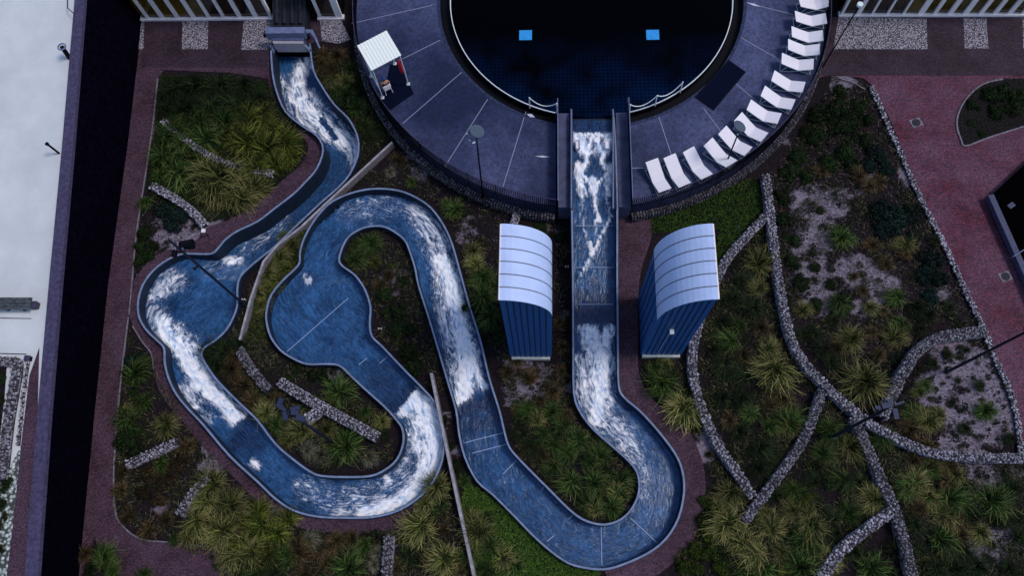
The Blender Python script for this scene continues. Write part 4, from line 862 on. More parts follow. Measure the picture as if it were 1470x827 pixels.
for p in ins_:
    mb = MB(); mb.tube([(p.x, p.y, DZ), (p.x, p.y, CZ-.04)], .035, 8); child(mb, 'post', M['tube'], e)
    mb = MB(); mb.box(p.x, p.y, DZ+.02, .2, .2, .04); child(mb, 'foot_plate', M['tube'], e)
for i, j in ((0, 3), (1, 2), (0, 1), (2, 3)):
    a, b_ = ins_[i], ins_[j]; mb = MB(); mb.tube([(a.x, a.y, CZ-.08), (b_.x, b_.y, CZ-.08)], .03, 6); child(mb, 'roof_beam', M['tube'], e)
a, b_ = ins_[2], ins_[3]; zb = DZ+1.75; 
a, b_ = ins_[0], ins_[3]; mb = MB(); mb.tube([(a.x, a.y, DZ+1), (b_.x, b_.y, DZ+1)], .03, 6); child(mb, 'side_bar', M['tube'], e)
# canopy's shade on the deck, painted as a thin dark sheet
P = [g3(*q, DZ+.012) for q in ((549,144),(572,92),(590,128),(600,150),(566,166))]
mb = MB(); mb.prism([g3(*q, DZ+.012).xy[:] for q in ((560,92),(574,92),(594,134),(560,158),(548,146))], DZ+.003, DZ+.012); c = g3(565, 130, DZ); e2 = empty('canopy_shade_sheet', c, 0, 'dark sheet painted as the shade under the lifeguard canopy', 'mat'); child(mb, 'dark_sheet', M['mat'], e2)
# chair
ang = math.atan2(un.y, un.x); chb = g3(559, 134, DZ); fwd = -vn; ch_rot = math.atan2(fwd.y, fwd.x)-PI/2
ch = empty('plastic_chair', (chb.x, chb.y, DZ), ch_rot, 'white plastic chair with its back towards the garden, under the canopy', 'chair')
BY = .22
mb = MB(); mb.box(0, .22+BY*0, .44, .46, .44, .04); mb.build('seat', M['sling'], ch)
mb = MB(); mb.box(0, -.02, .66, .44, .04, .42); mb.build('backrest', M['sling'], ch)
for sx in (-1, 1):
    for y in (.0, .42): mb = MB(); mb.tube([(sx*.2, y, .43), (sx*.23, y+(-.04 if y == 0 else .03), 0)], .022, 6); mb.build('leg', M['sling'], ch)
    mb = MB(); mb.tube([(sx*.23, .0, .66), (sx*.25, .36, .64), (sx*.24, .4, .44)], .02, 6); mb.build('armrest', M['sling'], ch)

# person ------------------------------------------------------------
def skin_mesh(name, chains, m, parent, sub=2):
    """chains: list of (verts[(x,y,z,r)], edges, root)"""
    meshes = []
    for verts, edges, root in chains:
        me = bpy.data.meshes.new('tmp'); me.from_pydata([v[:3] for v in verts], edges, []); o = bpy.data.objects.new('tmp', me); col.objects.link(o)
        sm = o.modifiers.new('s', 'SKIN'); 
        if not me.skin_vertices: pass
        for i, v in enumerate(verts):
            r = v[3]; r = r if hasattr(r, '__len__') else (r, r); me.skin_vertices[0].data[i].radius = r; me.skin_vertices[0].data[i].use_root = (i == root)
        sm.use_smooth_shade = True; ss = o.modifiers.new('u', 'SUBSURF'); ss.levels = sub; ss.render_levels = sub
        dg = bpy.context.evaluated_depsgraph_get(); dg.update(); ev = o.evaluated_get(dg); mm_ = bpy.data.meshes.new_from_object(ev); meshes.append(mm_); bpy.data.objects.remove(o)
    mb = MB()
    for mm_ in meshes: mb.add([tuple(v.co) for v in mm_.vertices], [tuple(p.vertices) for p in mm_.polygons])
    o = mb.build(name, m, parent, smooth=True); return o
ps = empty('person', (chb.x, chb.y, DZ), ch_rot, 'seated lifeguard in black top and blue cap on the white chair, seen from behind', 'person')
Y0 = .18
body = [(0, Y0, .50, .15), (0, Y0-.01, .68, .135), (0, Y0, .86, .155), (0, Y0+.02, 1.0, .11), (0, Y0+.04, 1.10, .055), (0, Y0+.06, 1.20, .09), (0, Y0+.07, 1.28, .095),
        (.19, Y0+.01, .99, .06), (.27, Y0+.05, .74, .045), (.2, Y0+.28, .62, .034), (-.19, Y0+.01, .99, .06), (-.27, Y0+.05, .74, .045), (-.2, Y0+.28, .62, .034),
        (.11, Y0+.08, .52, .09), (.15, Y0+.44, .50, .062), (.15, Y0+.48, .10, .04), (.16, Y0+.62, .05, .035), (-.11, Y0+.08, .52, .09), (-.15, Y0+.44, .50, .062), (-.15, Y0+.48, .10, .04), (-.16, Y0+.62, .05, .035), (0, Y0+.165, 1.225, .02)]
ed = [(0, 1), (1, 2), (2, 3), (3, 4), (4, 5), (5, 6), (3, 7), (7, 8), (8, 9), (3, 10), (10, 11), (11, 12), (0, 13), (13, 14), (14, 15), (15, 16), (0, 17), (17, 18), (18, 19), (19, 20), (5, 21)]
chains = [(body, ed, 0)]
for s_ in (-1, 1):
    hx, hy, hz = s_*.2, Y0+.28, .62; chains.append(([(hx, hy, hz, .032), (hx-s_*.02, hy+.08, hz-.02, (.04, .02))], [(0, 1)], 0))
    for k, L in enumerate((.065, .075, .07, .055)):
        x = hx-s_*.02+(k-1.5)*.02; chains.append(([(x, hy+.07, hz-.02, .010), (x, hy+.10+L*.4, hz-.035, .009), (x, hy+.10+L*.8, hz-.06, .008)], [(0, 1), (1, 2)], 0))
    chains.append(([(hx-s_*.02, hy+.03, hz-.01, .012), (hx-s_*.07, hy+.08, hz-.02, .009)], [(0, 1)], 0))
skin_mesh('body', chains, M['skin'], ps)
skin_mesh('tank_top', [([(0, Y0, .54, .165), (0, Y0-.01, .70, .15), (0, Y0, .88, .17), (0, Y0+.015, 1.0, .118)], [(0, 1), (1, 2), (2, 3)], 0)], M['shirt'], ps)
skin_mesh('shorts', [([(0, Y0, .52, .165), (.11, Y0+.10, .525, .105), (.14, Y0+.34, .51, .085), (-.11, Y0+.10, .525, .105), (-.14, Y0+.34, .51, .085)], [(0, 1), (1, 2), (0, 3), (3, 4)], 0)], M['shorts'], ps)
mb = MB(); n = 12
vs = []; fs = []
for i in range(5):
    t = i/4*PI/2*.98; 
    for k in range(n): vs.append((.112*math.cos(t)*math.cos(2*PI*k/n), Y0+.065+.122*math.cos(t)*math.sin(2*PI*k/n), 1.28+.12*math.sin(t)))
for i in range(4):
    for k in range(n): fs.append((i*n+k, i*n+(k+1) % n, (i+1)*n+(k+1) % n, (i+1)*n+k))
fs.append(tuple(range(4*n, 5*n))); mb.add(vs, fs); mb.box(0, Y0+.22, 1.275, .15, .12, .015); mb.build('cap', M['cap'], ps, smooth=True)
mb = MB(); 
for s_ in (-1, 1): mb.box(s_*.035, Y0+.155, 1.255, .022, .01, .01)
mb.box(0, Y0+.152, 1.18, .045, .01, .008); mb.build('face_features', M['shirt'], ps)
mb = MB(); 
for k in range(9): a = PI+.2+(PI-.4)*k/8; mb.stone(.1*math.cos(a), Y0+.06+.1*math.sin(a), 1.22, .035, (.03, .02, .015))
mb.build('hair', M['leaf'], ps)
# red rescue float hung on the right front post
p = ins_[2]; e = empty('rescue_float', (p.x-.1, p.y+.05, DZ+1.2), 0, 'red rescue float hanging on the right front post of the canopy', 'rescue float')
mb = MB(); q = Vector((p.x-.16, p.y+.04, 0)); mb.tube([(q.x, q.y, DZ+z_) for z_ in (1.15, 1.25, 1.5, 1.9, 2.3, 2.4)], [.04, .13, .15, .15, .12, .04], 12); child(mb, 'float', M['red'], e, True)
mb = MB(); mb.tube([(q.x, q.y, DZ+2.4), (p.x, p.y, DZ+2.6), (p.x+.05, p.y, DZ+1.3), (q.x, q.y, DZ+1.15)], .015, 5); child(mb, 'strap', M['tube'], e)

# ------------------------------------------------------------------ lamps
def pole(base, top, zb, name, label, r=.07, zforce=None, m=None):
    z = zforce or height_of(base, top, zb, 12); b_ = g3(*base, zb); t = g3(*top, z)
    print(label[:30], 'z', round(z, 2), 'lean', round((t-b_).xy.length, 2))
    e = empty(name, b_, 0, label, 'lamp post'); mb = MB(); mb.tube([b_, b_.lerp(t, .5), t], [r, r*.85, r*.7], 10); child(mb, 'pole', m or M['lamp'], e)
    mb = MB(); mb.tube([b_, b_+Vector((0, 0, .25))], r*1.7, 10); child(mb, 'base', m or M['lamp'], e)
    return e, b_, t
def disc(mb, c, nrm, rx, ry=None, th=.03, n=32):
    nrm = nrm.normalized(); a = nrm.cross(Vector((0, 1, 0))).normalized(); b_ = nrm.cross(a); ry = ry or rx
    vs = [c+a*rx*math.cos(2*PI*k/n)+b_*ry*math.sin(2*PI*k/n)+nrm*h for h in (-th/2, th/2) for k in range(n)]
    mb.add(vs, [tuple(range(n-1, -1, -1)), tuple(range(n, 2*n))]+[(k, (k+1) % n, n+(k+1) % n, n+k) for k in range(n)])
for base, top, dc, rr, lb, dots in (((693.5,284),(684.5,204),(685,188),(.42,.52),'lamp post with round grey disc by the left deck fence', [(670.5,192),(674,201),(681,204),(679,205)]), ((1039,243),(1059,193),(1062,181),(.36,.5),'lamp post with round grey disc standing over the loungers', [(1059,192.5)])):
    e, b_, t = pole(base, top, .6, 'disc_lamp', lb, .055, m=M['black'])
    c = g3(*dc, t.z+.35); mb = MB(); tc_ = Vector((.25, .35, 1)); disc(mb, c, tc_, rr[0]*.9, rr[1]*.95); child(mb, 'reflector_disc', M['disc'], e)
    mb = MB(); mb.tube([t, c-Vector((0, 0, .05))], .03, 6); child(mb, 'disc_arm', M['black'], e)
    for q in dots:
        p = g3(*q, t.z+.05); mb = MB(); mb.stone(p.x, p.y, p.z, .055, (1, 1, 1)); mb.tube([p.lerp(t, .0), p.lerp(t, .05)], .014, 4); child(mb, 'spot_head', M['dot'], e)
e, b_, t = pole((1177,102), (1234,7), 0, 'street_lamp', 'tall thin lamp post leaning across the gravel strip at top right', .05, m=M['black'])
mb = MB(); disc(mb, t+Vector((0, 0, .05)), Vector((0, 0, 1)), .16, th=.14); child(mb, 'lamp_head', M['dot'], e)
e, b_, t = pole((351,438), (242,344), 0, 'flood_light_mast', 'dark mast crossing the round basin at left with spotlights', .08)
q = g3(264, 354, t.z-1.2)
for (px, py), dz_, nm in (((264,353),1.3,'ball'),((275,387),2.3,'arm')):
    pass
fr = b_.lerp(t, .83); h1 = g3(268, 352, fr.z); mb = MB(); mb.tube([fr, h1], .04, 6); child(mb, 'bracket', M['lamp'], e)
mb = MB(); h = h1; 
mb.tube([h+Vector((-.32, 0, 0)), h+Vector((.32, .05, .02))], [.2, .26], 12); child(mb, 'spot_head', M['black'], e)
h2 = g3(251, 360, fr.z); mb = MB(); mb.tube([fr, h2], .04, 6); mb.tube([h2, h2+Vector((0, -.3, 0))], [.13, .15], 10); child(mb, 'spot_head', M['black'], e)
for px, py in ((258,350),(262,357),(252,358)):
    h = g3(px, py, fr.z+.1); mb = MB(); mb.stone(h.x, h.y, h.z, .06, (1, 1, 1)); child(mb, 'spot_lens', M['beamgrey'], e)
f2 = b_.lerp(t, .66); h3 = g3(278, 387, f2.z); mb = MB(); mb.tube([f2, h3], .05, 6); mb.tube([h3.lerp(f2, .35), h3], [.09, .1], 8); child(mb, 'side_lamp', M['black'], e)
def flood(base, top, lb, heads):
    e, b_, t = pole(base, top, 0, 'flood_light_mast', lb, .09)
    for (a, c, w) in heads:
        p, q = g3(*a, t.z), g3(*c, t.z); mb = MB(); d = (q-p).normalized(); s_ = Vector((-d.y, d.x, 0))*w*.36; p2 = q
        mb.add([p-s_+Vector((0,0,.05)), q-s_, q+s_, p+s_+Vector((0,0,.05)), p-s_-Vector((0,0,.07)), q-s_-Vector((0,0,.12)), q+s_-Vector((0,0,.12)), p+s_-Vector((0,0,.07))], [(0,1,2,3),(7,6,5,4),(0,4,5,1),(1,5,6,2),(2,6,7,3),(3,7,4,0)]); child(mb, 'flood_head', M['flood'], e)
        mb = MB(); mb.tube([t-Vector((0, 0, .1)), p.lerp(q, .3)-Vector((0, 0, .1))], .03, 5); child(mb, 'head_arm', M['lamp'], e)
flood((1195,628), (1282,582), 'dark mast with blue floodlight heads over the gabion junction at right', [((1266,584),(1280,581),.32),((1273,577),(1281,574),.22),((1284,587),(1288,602),.3),((1256,585),(1264,586),.2),((1284,582),(1298,577),.12)])
flood((478,636), (414,592), 'dark mast with floodlight heads in the island below the round basin', [((399,585),(404,572),.3),((400,583),(410,590),.22),((408,592),(411,603),.28),((417,588),(430,585),.22),((425,599),(437,602),.34),((418,592),(428,593),.3)])
e, b_, t = pole((1360,534), (1480,473), 0, 'street_lamp', 'dark blue mast slanting out of the sandy bed past the right edge', .085)
mb = MB(); disc(mb, t, Vector((0, 0, 1)), .3, th=.1); child(mb, 'lamp_head', M['black'], e)
mb = MB(); f_ = b_.lerp(t, .45); mb.tube([f_, f_+Vector((0, -.18, -.15))], .03, 5); child(mb, 'bracket', M['lamp'], e)
# path light and small markers
b_ = g3(300, 339, 0); e = empty('path_light', b_, 0, 'small black path light with white head by the upper riverside path', 'path light'); mb = MB(); mb.tube([b_, b_+Vector((0, 0, .75))], .03, 6); child(mb, 'post', M['black'], e)
mb = MB(); mb.box(b_.x, b_.y, .8, .22, .22, .1); child(mb, 'head', M['sling'], e)
for (x, y, l) in ((544.5,473,'pair of tiny white marker tubes in the planted loop'), (812,384,'pair of tiny white marker tubes left of the chute'), (349.5,431,'tiny white marker tube by the dark mast base')):
    b_ = g3(x, y, 0); e = empty('marker_tube', b_, 0, l, 'marker', None)
    for k in range(2): mb = MB(); mb.tube([b_+Vector((k*.14, 0, 0)), b_+Vector((k*.14, 0, .22))], .035, 6); child(mb, 'tube', M['sling'], e)

# black roofed building at the right edge
BZ = .5
C0 = g3(1425, 279, BZ); C1 = g3(1472, 384, BZ); C3 = g3(1470, 237, BZ); d1 = (C1-C0).normalized(); d3 = (C3-C0).normalized(); c1 = C0+d1*9; c3 = C0+d3*7
e = empty('covered_basin', (C0.x, C0.y, 0), 0, 'low black cover with blue-grey kerb cut by the right edge, on the red plaza', 'basin cover')
mb = MB(); mb.prism([(p.x, p.y) for p in (C0, c1, c1+d3*7, c3)], BZ-.3, BZ); child(mb, 'cover', M['roofdark'], e)
out = Vector((-d1.y, d1.x, 0)); out = out if out.dot(d3) < 0 else -out
a0 = g3(1419, 281, BZ+.02); a1 = a0+d1*9; mb = MB(); mb.ribbon([((C0.x+a0.x)/2, (C0.y+a0.y)/2, BZ+.06), ((C0.x+a0.x)/2+d1.x*9, (C0.y+a0.y)/2+d1.y*9, BZ+.06)], (C0-a0).length+.04, BZ-.32); child(mb, 'edge_kerb', M['blueledge'], e)
mb = MB(); q = [C0+d1*.3+d3*.3, C0+d1*8.7+d3*.3, C0+d1*8.7+d3*6.5, C0+d1*.3+d3*6.5]; mb.prism([(p.x, p.y) for p in q], 0, BZ-.3); child(mb, 'wall', M['darkwall'], e)
p = g3(1453, 294, BZ+.1); mb = MB(); mb.box(p.x, p.y, BZ+.02, .4, .28, .04, .6); child(mb, 'hatch', M['blueledge'], e)
a, b_ = g3(1455, 368, BZ+.15), g3(1474, 356, BZ+.15); mb = MB(); mb.tube([a, b_], .03, 6); mb.tube([a, a-Vector((0, 0, .3))], .03, 6); child(mb, 'cable', M['beamgrey'], e)

# ------------------------------------------------------------------ plants
GREEN = [(.020, .045, .008), (.035, .075, .012), (.055, .11, .02), (.08, .15, .03)]
PAL = {
 'green': (GREEN, .16, (.26, .28, .09)),
 'straw': ([(.03, .06, .010), (.055, .09, .015), (.12, .14, .03), (.22, .21, .06)], .42, (.46, .39, .15)),
 'dark': ([(.012, .024, .008), (.02, .036, .01), (.028, .05, .014)], .05, (.08, .09, .03)),
 'brown': ([(.03, .02, .008), (.06, .038, .015), (.10, .06, .025), (.03, .04, .010)], .3, (.30, .19, .09)),
 'yellow': ([(.05, .075, .008), (.09, .11, .012), (.16, .18, .02), (.03, .06, .01)], .22, (.36, .34, .07)),
 'pale': ([(.10, .10, .06), (.16, .16, .10), (.24, .23, .14), (.06, .08, .04)], .5, (.34, .31, .22)),
}
def tussock_mesh(pal, nb, flop, seed):
    random.seed(seed); cols, ps_, tip = PAL[pal]; mb = MB(); lean = random.uniform(0, 2*PI); bend = (random.uniform(-.22, .22), random.uniform(-.22, .22)); V = []; Fs = []; Cc = []
    for i in range(nb):
        a = random.uniform(0, 2*PI); L = random.uniform(.4, 1.0)*(1+.28*math.cos(a-lean))*(1.25 if random.random() < .12 else 1); r0 = random.uniform(0, .16); up = random.uniform(.1, 1.0)**(.7); r0 = random.uniform(0, .26)*(1 if random.random() < .8 else 1.6); wv = random.uniform(-.12, .12)
        c = random.choice(cols); q_ = random.choice((.08, .14, .22, .4, .8, 1.35)); c = tuple(x*q_ for x in c); tp = tip if random.random() < ps_ else c; w = random.uniform(.009, .024)
        da = random.gauss(0, .45); o = len(V); n = 5
        for k in range(n):
            t = k/(n-1); rr = r0+L*(t**1.25)*(1-.45*up*(1-t)-.3*up); z = L*(.15+.62*up)*(math.sin(min(1, t*(1+flop*.35))*PI*.62)) - flop*.22*L*t**3*(1-up*.5); aa = a+da*t*t
            x, y = rr*math.cos(aa)+wv*math.sin(t*3)+bend[0]*t*t, rr*math.sin(aa)+wv*math.cos(t*2.5)+bend[1]*t*t; ww = w*(1-t*.85); nx, ny = -math.sin(aa)*ww, math.cos(aa)*ww; z = max(z, .01+.02*random.random())
            V += [(x+nx, y+ny, z), (x-nx, y-ny, z)]; f = max(0, (t-.45)/.55); cc = tuple(c[q]*(1-f)+tp[q]*f for q in range(3)); Cc += [cc, cc]
        for k in range(n-1): Fs.append((o+2*k, o+2*k+1, o+2*k+3, o+2*k+2))
    mb.v = V; mb.f = Fs; mb.c = Cc; mb.mi = [0]*len(Fs); o = mb.build('foliage', M['blade']); me = o.data; bpy.data.objects.remove(o); return me
def shrub_mesh(cols, nl, seed, flat=.6):
    random.seed(seed); mb = MB(); V = []; Fs = []; Cc = []
    lobes = [(random.uniform(-.5, .5), random.uniform(-.5, .5), random.uniform(.15, .55)*flat, random.uniform(.28, .5)) for _ in range(9)]
    for i in range(nl):
        lx, ly, lz, lr = random.choice(lobes); u = np.array([random.gauss(0, 1) for _ in range(3)]); u /= np.linalg.norm(u); rad = lr*random.uniform(.55, 1.08)
        p = np.array([lx, ly, lz])+u*rad*np.array([1, 1, .8]); p[2] = max(.02, p[2]); s_ = random.uniform(.03, .062); c = random.choice(cols); q_ = random.uniform(.12, .95); c = tuple(x*q_ for x in c)
        a = np.array([random.gauss(0, 1) for _ in range(3)]); a /= np.linalg.norm(a); b2 = np.cross(u+a*.3, a); b2 /= (np.linalg.norm(b2) or 1); o = len(V)
        V += [tuple(p-a*s_*1.3), tuple(p+b2*s_*.7), tuple(p+a*s_*1.3), tuple(p-b2*s_*.7)]; Cc += [c]*4; Fs.append((o, o+1, o+2, o+3))
    mb.v = V; mb.f = Fs; mb.c = Cc; mb.mi = [0]*len(Fs); o = mb.build('foliage', M['leaf']); me = o.data; bpy.data.objects.remove(o); return me
def stem_mesh(seed):
    random.seed(seed); mb = MB()
    for k in range(6): a = random.uniform(0, 2*PI); mb.tube([(0, 0, -.05), (.15*math.cos(a), .15*math.sin(a), .2), (.4*math.cos(a), .4*math.sin(a), .35)], [.03, .02, .008], 5)
    o = mb.build('stems', M['bark']); me = o.data; bpy.data.objects.remove(o); return me
MESH = {}
for i, k_ in enumerate(PAL): MESH[k_] = [tussock_mesh(k_, 430 if k_ != 'dark' else 340, .3+.5*(j % 3)/2, 11*i+j) for j in range(7)]
SH = {'teal': [(.012, .035, .028), (.02, .05, .04), (.008, .022, .018)], 'bush': [(.012, .028, .007), (.022, .045, .01), (.03, .06, .014)], 'lime': [(.05, .085, .01), (.09, .13, .012), (.03, .055, .01)], 'rust': [(.05, .028, .014), (.09, .05, .025), (.03, .03, .012)]}
for i, k_ in enumerate(SH): MESH[k_] = [shrub_mesh(SH[k_], 2600, 200+7*i+j) for j in range(5)]
STEM = stem_mesh(5)
beds = {
 'upper left bed': [('dark',[(252,128,24),(285,122,24),(318,120,22),(352,122,22),(375,142,18),(342,150,22),(305,152,24),(268,158,24),(240,152,20),(240,132,16)]),
   ('green',[(248,190,26),(270,205,24),(240,225,24),(262,247,26),(230,250,16),(300,200,24),(290,180,24),(325,178,24),(212,287,13),(280,228,20)]),
   ('yellow',[(360,175,24),(392,185,22),(410,205,24),(422,222,18),(385,215,26),(355,205,26),(400,238,20),(372,248,22),(335,200,20),(380,160,18),(300,225,18)]),
   ('straw',[(322,262,40),(348,285,26),(308,285,26),(366,272,22),(300,250,22),(345,245,22)]),
   ('teal',[(238,302,18),(252,318,18),(265,305,16)]),('bush',[(208,334,14),(206,350,13),(222,351,9),(200,370,12),(212,364,12)])],
 'bank beside the first bend': [('brown',[(468,78,14),(486,80,14),(478,98,14),(462,90,10)]),('straw',[(480,112,15),(498,118,14)]),('green',[(500,138,18),(515,155,16),(485,128,14),(522,178,14),(505,100,14)]),('dark',[(530,195,12),(540,185,10),(520,132,14),(512,115,14),(528,160,12)])],
 'wedge beside the bent beam': [('straw',[(418,350,15),(402,370,16),(388,392,15),(374,420,13),(376,438,12)]),('yellow',[(430,330,12),(410,340,12),(395,412,12),(385,428,12),(412,385,12),(400,400,12)]),('green',[(424,365,12),(366,435,9)])],
 'bed inside the hairpin': [('green',[(532,345,18),(508,372,17),(515,352,12)]),('yellow',[(537,376,10)]),('bush',[(556,420,14),(570,445,16),(572,475,16),(588,505,16),(585,470,12),(596,530,12),(575,400,10),(555,450,10)]),('lime',[(588,525,7),(565,380,6)]),('brown',[(560,395,12),(548,405,10)])],
 'slope below the deck': [('green',[(655,302,16),(692,395,20),(694,425,22),(704,452,18),(640,290,8),(590,258,9)]),('straw',[(681,362,14),(684,378,14)]),('dark',[(715,410,12),(668,440,10),(708,478,14)]),('bush',[(772,330,12),(802,338,9),(745,330,7),(690,350,8),(780,315,7)]),('brown',[(620,240,12),(575,230,12),(803,462,9),(806,495,9),(805,530,9),(760,545,14),(730,530,10),(740,515,12),(790,560,12)]),('pale',[(600,220,12),(560,245,9)])],
 'gabion island bed': [('dark',[(300,500,16),(322,505,20),(345,495,16),(312,525,14)]),('brown',[(335,530,18),(352,552,16),(365,575,16),(340,512,14)]),('green',[(487,562,21),(500,640,27),(372,562,12),(398,610,15),(526,588,12)]),('straw',[(436,618,20),(384,590,16),(418,630,15),(548,604,12),(470,618,16),(480,632,14)]),('pale',[(462,652,13),(440,642,12),(530,655,10),(345,475,8)]),('bush',[(445,538,12),(425,530,10),(475,548,8),(465,535,10),(550,620,9),(410,540,8)]),('brown',[(405,560,10),(385,570,8)])],
 'bed beside the black wall': [('green',[(196,540,24),(190,600,17),(212,572,14),(235,662,12)]),('straw',[(242,606,19),(180,590,11)]),('bush',[(182,628,18),(196,642,16),(205,620,12),(192,568,11)]),('teal',[(188,516,10),(203,512,9)]),('rust',[(215,682,15),(240,692,14),(252,672,13),(205,705,13),(265,655,12),(230,715,12)]),('brown',[(176,700,12),(190,735,12),(218,755,14),(240,745,12),(270,640,14),(180,675,11)]),('green',[])],
 'bottom left bed': [('straw',[(310,692,23),(288,745,24),(335,722,22),(322,762,24),(352,748,20),(300,720,18),(365,790,20),(340,795,20),(275,765,16)]),('yellow',[(402,765,18),(378,752,20),(390,790,18),(350,775,18),(372,735,16),(415,745,14)]),('green',[(502,812,22),(253,772,10),(150,800,18),(165,822,14),(208,825,12),(415,800,16),(526,778,13),(370,818,16)]),('pale',[(542,795,9),(538,810,9),(445,775,12),(395,740,10)]),('brown',[(430,795,16),(460,785,14),(480,775,14),(470,805,16),(125,795,12),(505,770,11),(440,820,14)]),('dark',[(350,815,16),(395,815,16),(540,770,10),(450,768,10),(130,815,12)])],
 'strip left of straight beam': [('straw',[(604,752,24),(628,698,20),(640,800,20),(612,722,14),(648,822,14)]),('green',[(620,735,13),(636,722,12),(655,795,12)]),('dark',[(585,790,14),(600,802,14),(580,770,10)]),('brown',[(570,812,12),(618,800,12),(665,815,10),(640,760,10)])],
 'lawn beside straight beam': [('straw',[(688,762,22),(675,745,14),(722,798,16)]),('green',[(700,740,14),(705,785,16),(740,810,14),(672,790,14),(665,690,10),(700,815,14)]),('bush',[(655,668,9),(650,700,7),(645,640,7),(640,602,8)])],
 'oval river bend bed': [('green',[(762,588,16),(790,592,14),(808,610,14),(830,630,17),(860,655,17),(822,690,18),(850,692,16),(885,690,18),(845,725,17),(878,728,16),(893,712,13),(795,640,14),(818,652,14),(845,665,14),(795,668,14),(780,622,14)]),('straw',[(770,605,13),(885,705,14),(855,732,12)]),('dark',[(752,600,12),(750,622,12),(765,640,14),(835,705,12),(862,705,12),(800,620,12),(870,675,10)]),('brown',[(757,648,11),(780,655,12),(775,575,10),(815,595,10),(742,585,8),(798,690,10)])],
 'bed right of riverside path': [('green',[(946,546,24),(938,528,14),(962,565,14)]),('straw',[(977,582,25),(952,522,10),(1040,748,23),(1046,705,21),(1062,778,22),(1030,725,12)]),('lime',[(1000,606,12),(990,596,10),(1014,722,12),(1010,745,13),(1012,765,13),(995,790,13),(980,812,12),(1020,795,14),(1000,818,13),(1035,815,12)]),('green',[(1095,812,18),(1065,815,16)]),('brown',[(1016,650,6)]),('dark',[(962,528,13),(985,560,12),(1040,790,14)])],
 'bed between two long gabions': [('straw',[(1086,380,24),(1110,530,30),(1130,615,16),(1100,500,16),(1088,412,14)]),('green',[(1050,490,17),(1128,608,20),(1062,470,14),(1100,610,14),(1075,595,14)]),('dark',[(1070,540,16),(1040,520,16),(1060,570,18),(1090,640,18),(1060,620,16),(1035,570,14),(1080,440,18),(1050,430,16),(1110,650,14),(1085,670,14),(1060,400,14),(1022,500,12),(1035,460,14)]),('brown',[(1090,470,14),(1120,570,14),(1105,580,12),(1065,510,12),(1045,600,12)])],
 'upper right scrub bed': [('bush',[(1200,152,20),(1178,165,18),(1222,175,18),(1200,185,20),(1235,200,18),(1175,195,18),(1210,212,20),(1150,225,16),(1135,250,16),(1120,280,14),(1155,250,12),(1128,315,14),(1135,345,14),(1140,375,13),(1150,405,14),(1190,235,16),(1225,235,14),(1158,190,14),(1240,170,14),(1172,440,12),(1235,150,14),(1205,130,14),(1180,300,8),(1168,380,10),(1190,410,10),(1215,440,12),(1300,300,12)]),
   ('teal',[(1258,222,16),(1272,240,14),(1245,238,14),(1262,302,18),(1285,315,20),(1308,308,16),(1270,330,16),(1335,372,18),(1345,400,16),(1325,395,14),(1335,425,14),(1310,340,12)]),
   ('green',[(1206,342,21),(1202,430,18),(1288,425,16),(1295,465,14)]),('straw',[(1297,352,15),(1222,485,20),(1280,485,18),(1150,445,13),(1240,546,32),(1245,440,12)]),('brown',[(1178,246,12),(1232,252,12),(1245,265,14),(1262,262,12),(1300,365,12),(1270,380,12),(1250,350,12),(1200,500,14),(1260,510,12),(1235,415,10),(1250,475,10),(1225,395,8),(1265,445,8)]),('dark',[(1180,500,16),(1165,480,14),(1190,520,14),(1310,440,14),(1330,450,14),(1320,470,12),(1290,520,14),(1150,480,12),(1205,530,12),(1195,460,10),(1340,345,10),(1360,440,10)])],
 'sandy gabion bed': [('dark',[(1387,501,7),(1356,506,9),(1338,520,9),(1406,553,10),(1384,612,10),(1450,628,10),(1374,545,5),(1425,590,5),(1365,575,6)]),('straw',[(1330,605,18),(1345,595,12),(1318,560,10)]),('green',[(1412,588,15),(1325,550,12),(1310,590,14)]),('brown',[(1305,615,12),(1290,600,10)])],
 'bed below the gabion arc': [('green',[(1178,650,16),(1210,690,17),(1215,735,16),(1155,770,24),(1147,812,22),(1245,812,20),(1185,612,18),(1265,632,16),(1135,700,14)]),('straw',[(1218,640,18),(1160,750,20),(1255,715,18),(1105,760,18),(1085,795,20),(1185,805,16),(1100,735,16),(1135,730,16),(1120,790,14)]),('yellow',[(1148,705,15),(1130,820,12)]),('dark',[(1190,680,14),(1165,690,14),(1190,745,14),(1230,690,14),(1235,745,12),(1200,765,12),(1170,670,12),(1130,760,14),(1240,660,12),(1280,790,14),(1260,800,12),(1275,820,12),(1110,710,14),(1225,790,12)])],
 'bottom right bed': [('green',[(1302,700,18),(1358,715,20),(1345,772,20),(1417,718,22),(1268,620,14),(1330,668,15),(1380,700,12)]),('straw',[(1312,690,16),(1352,738,16),(1370,680,14),(1405,762,14),(1330,710,14)]),('brown',[(1330,640,12),(1365,745,18),(1340,660,14),(1375,765,16),(1355,690,14),(1310,660,12),(1320,730,12),(1360,665,14)]),('dark',[(1450,700,16),(1395,740,16),(1430,745,14),(1310,750,14),(1380,790,16),(1460,770,14),(1340,810,16),(1400,810,16),(1445,815,14),(1455,740,14),(1370,815,14),(1320,790,10),(1425,780,7),(1416,800,6)])],
 'small plaza corner bed': [('bush',[(1418,138,16),(1440,135,16),(1460,138,16),(1450,155,15),(1425,158,14),(1398,150,12),(1395,175,8),(1410,190,8)])],
}
NAMES = {'green': 'green grass tussock', 'straw': 'straw-tipped grass tussock', 'dark': 'dark green grass tussock', 'brown': 'dry brown grass tuft', 'yellow': 'yellow-green grass tussock', 'pale': 'pale grey-green tuft', 'teal': 'blue-green leafy shrub', 'bush': 'dark green low shrub', 'lime': 'lime green low shrub', 'rust': 'rusty brown low shrub'}
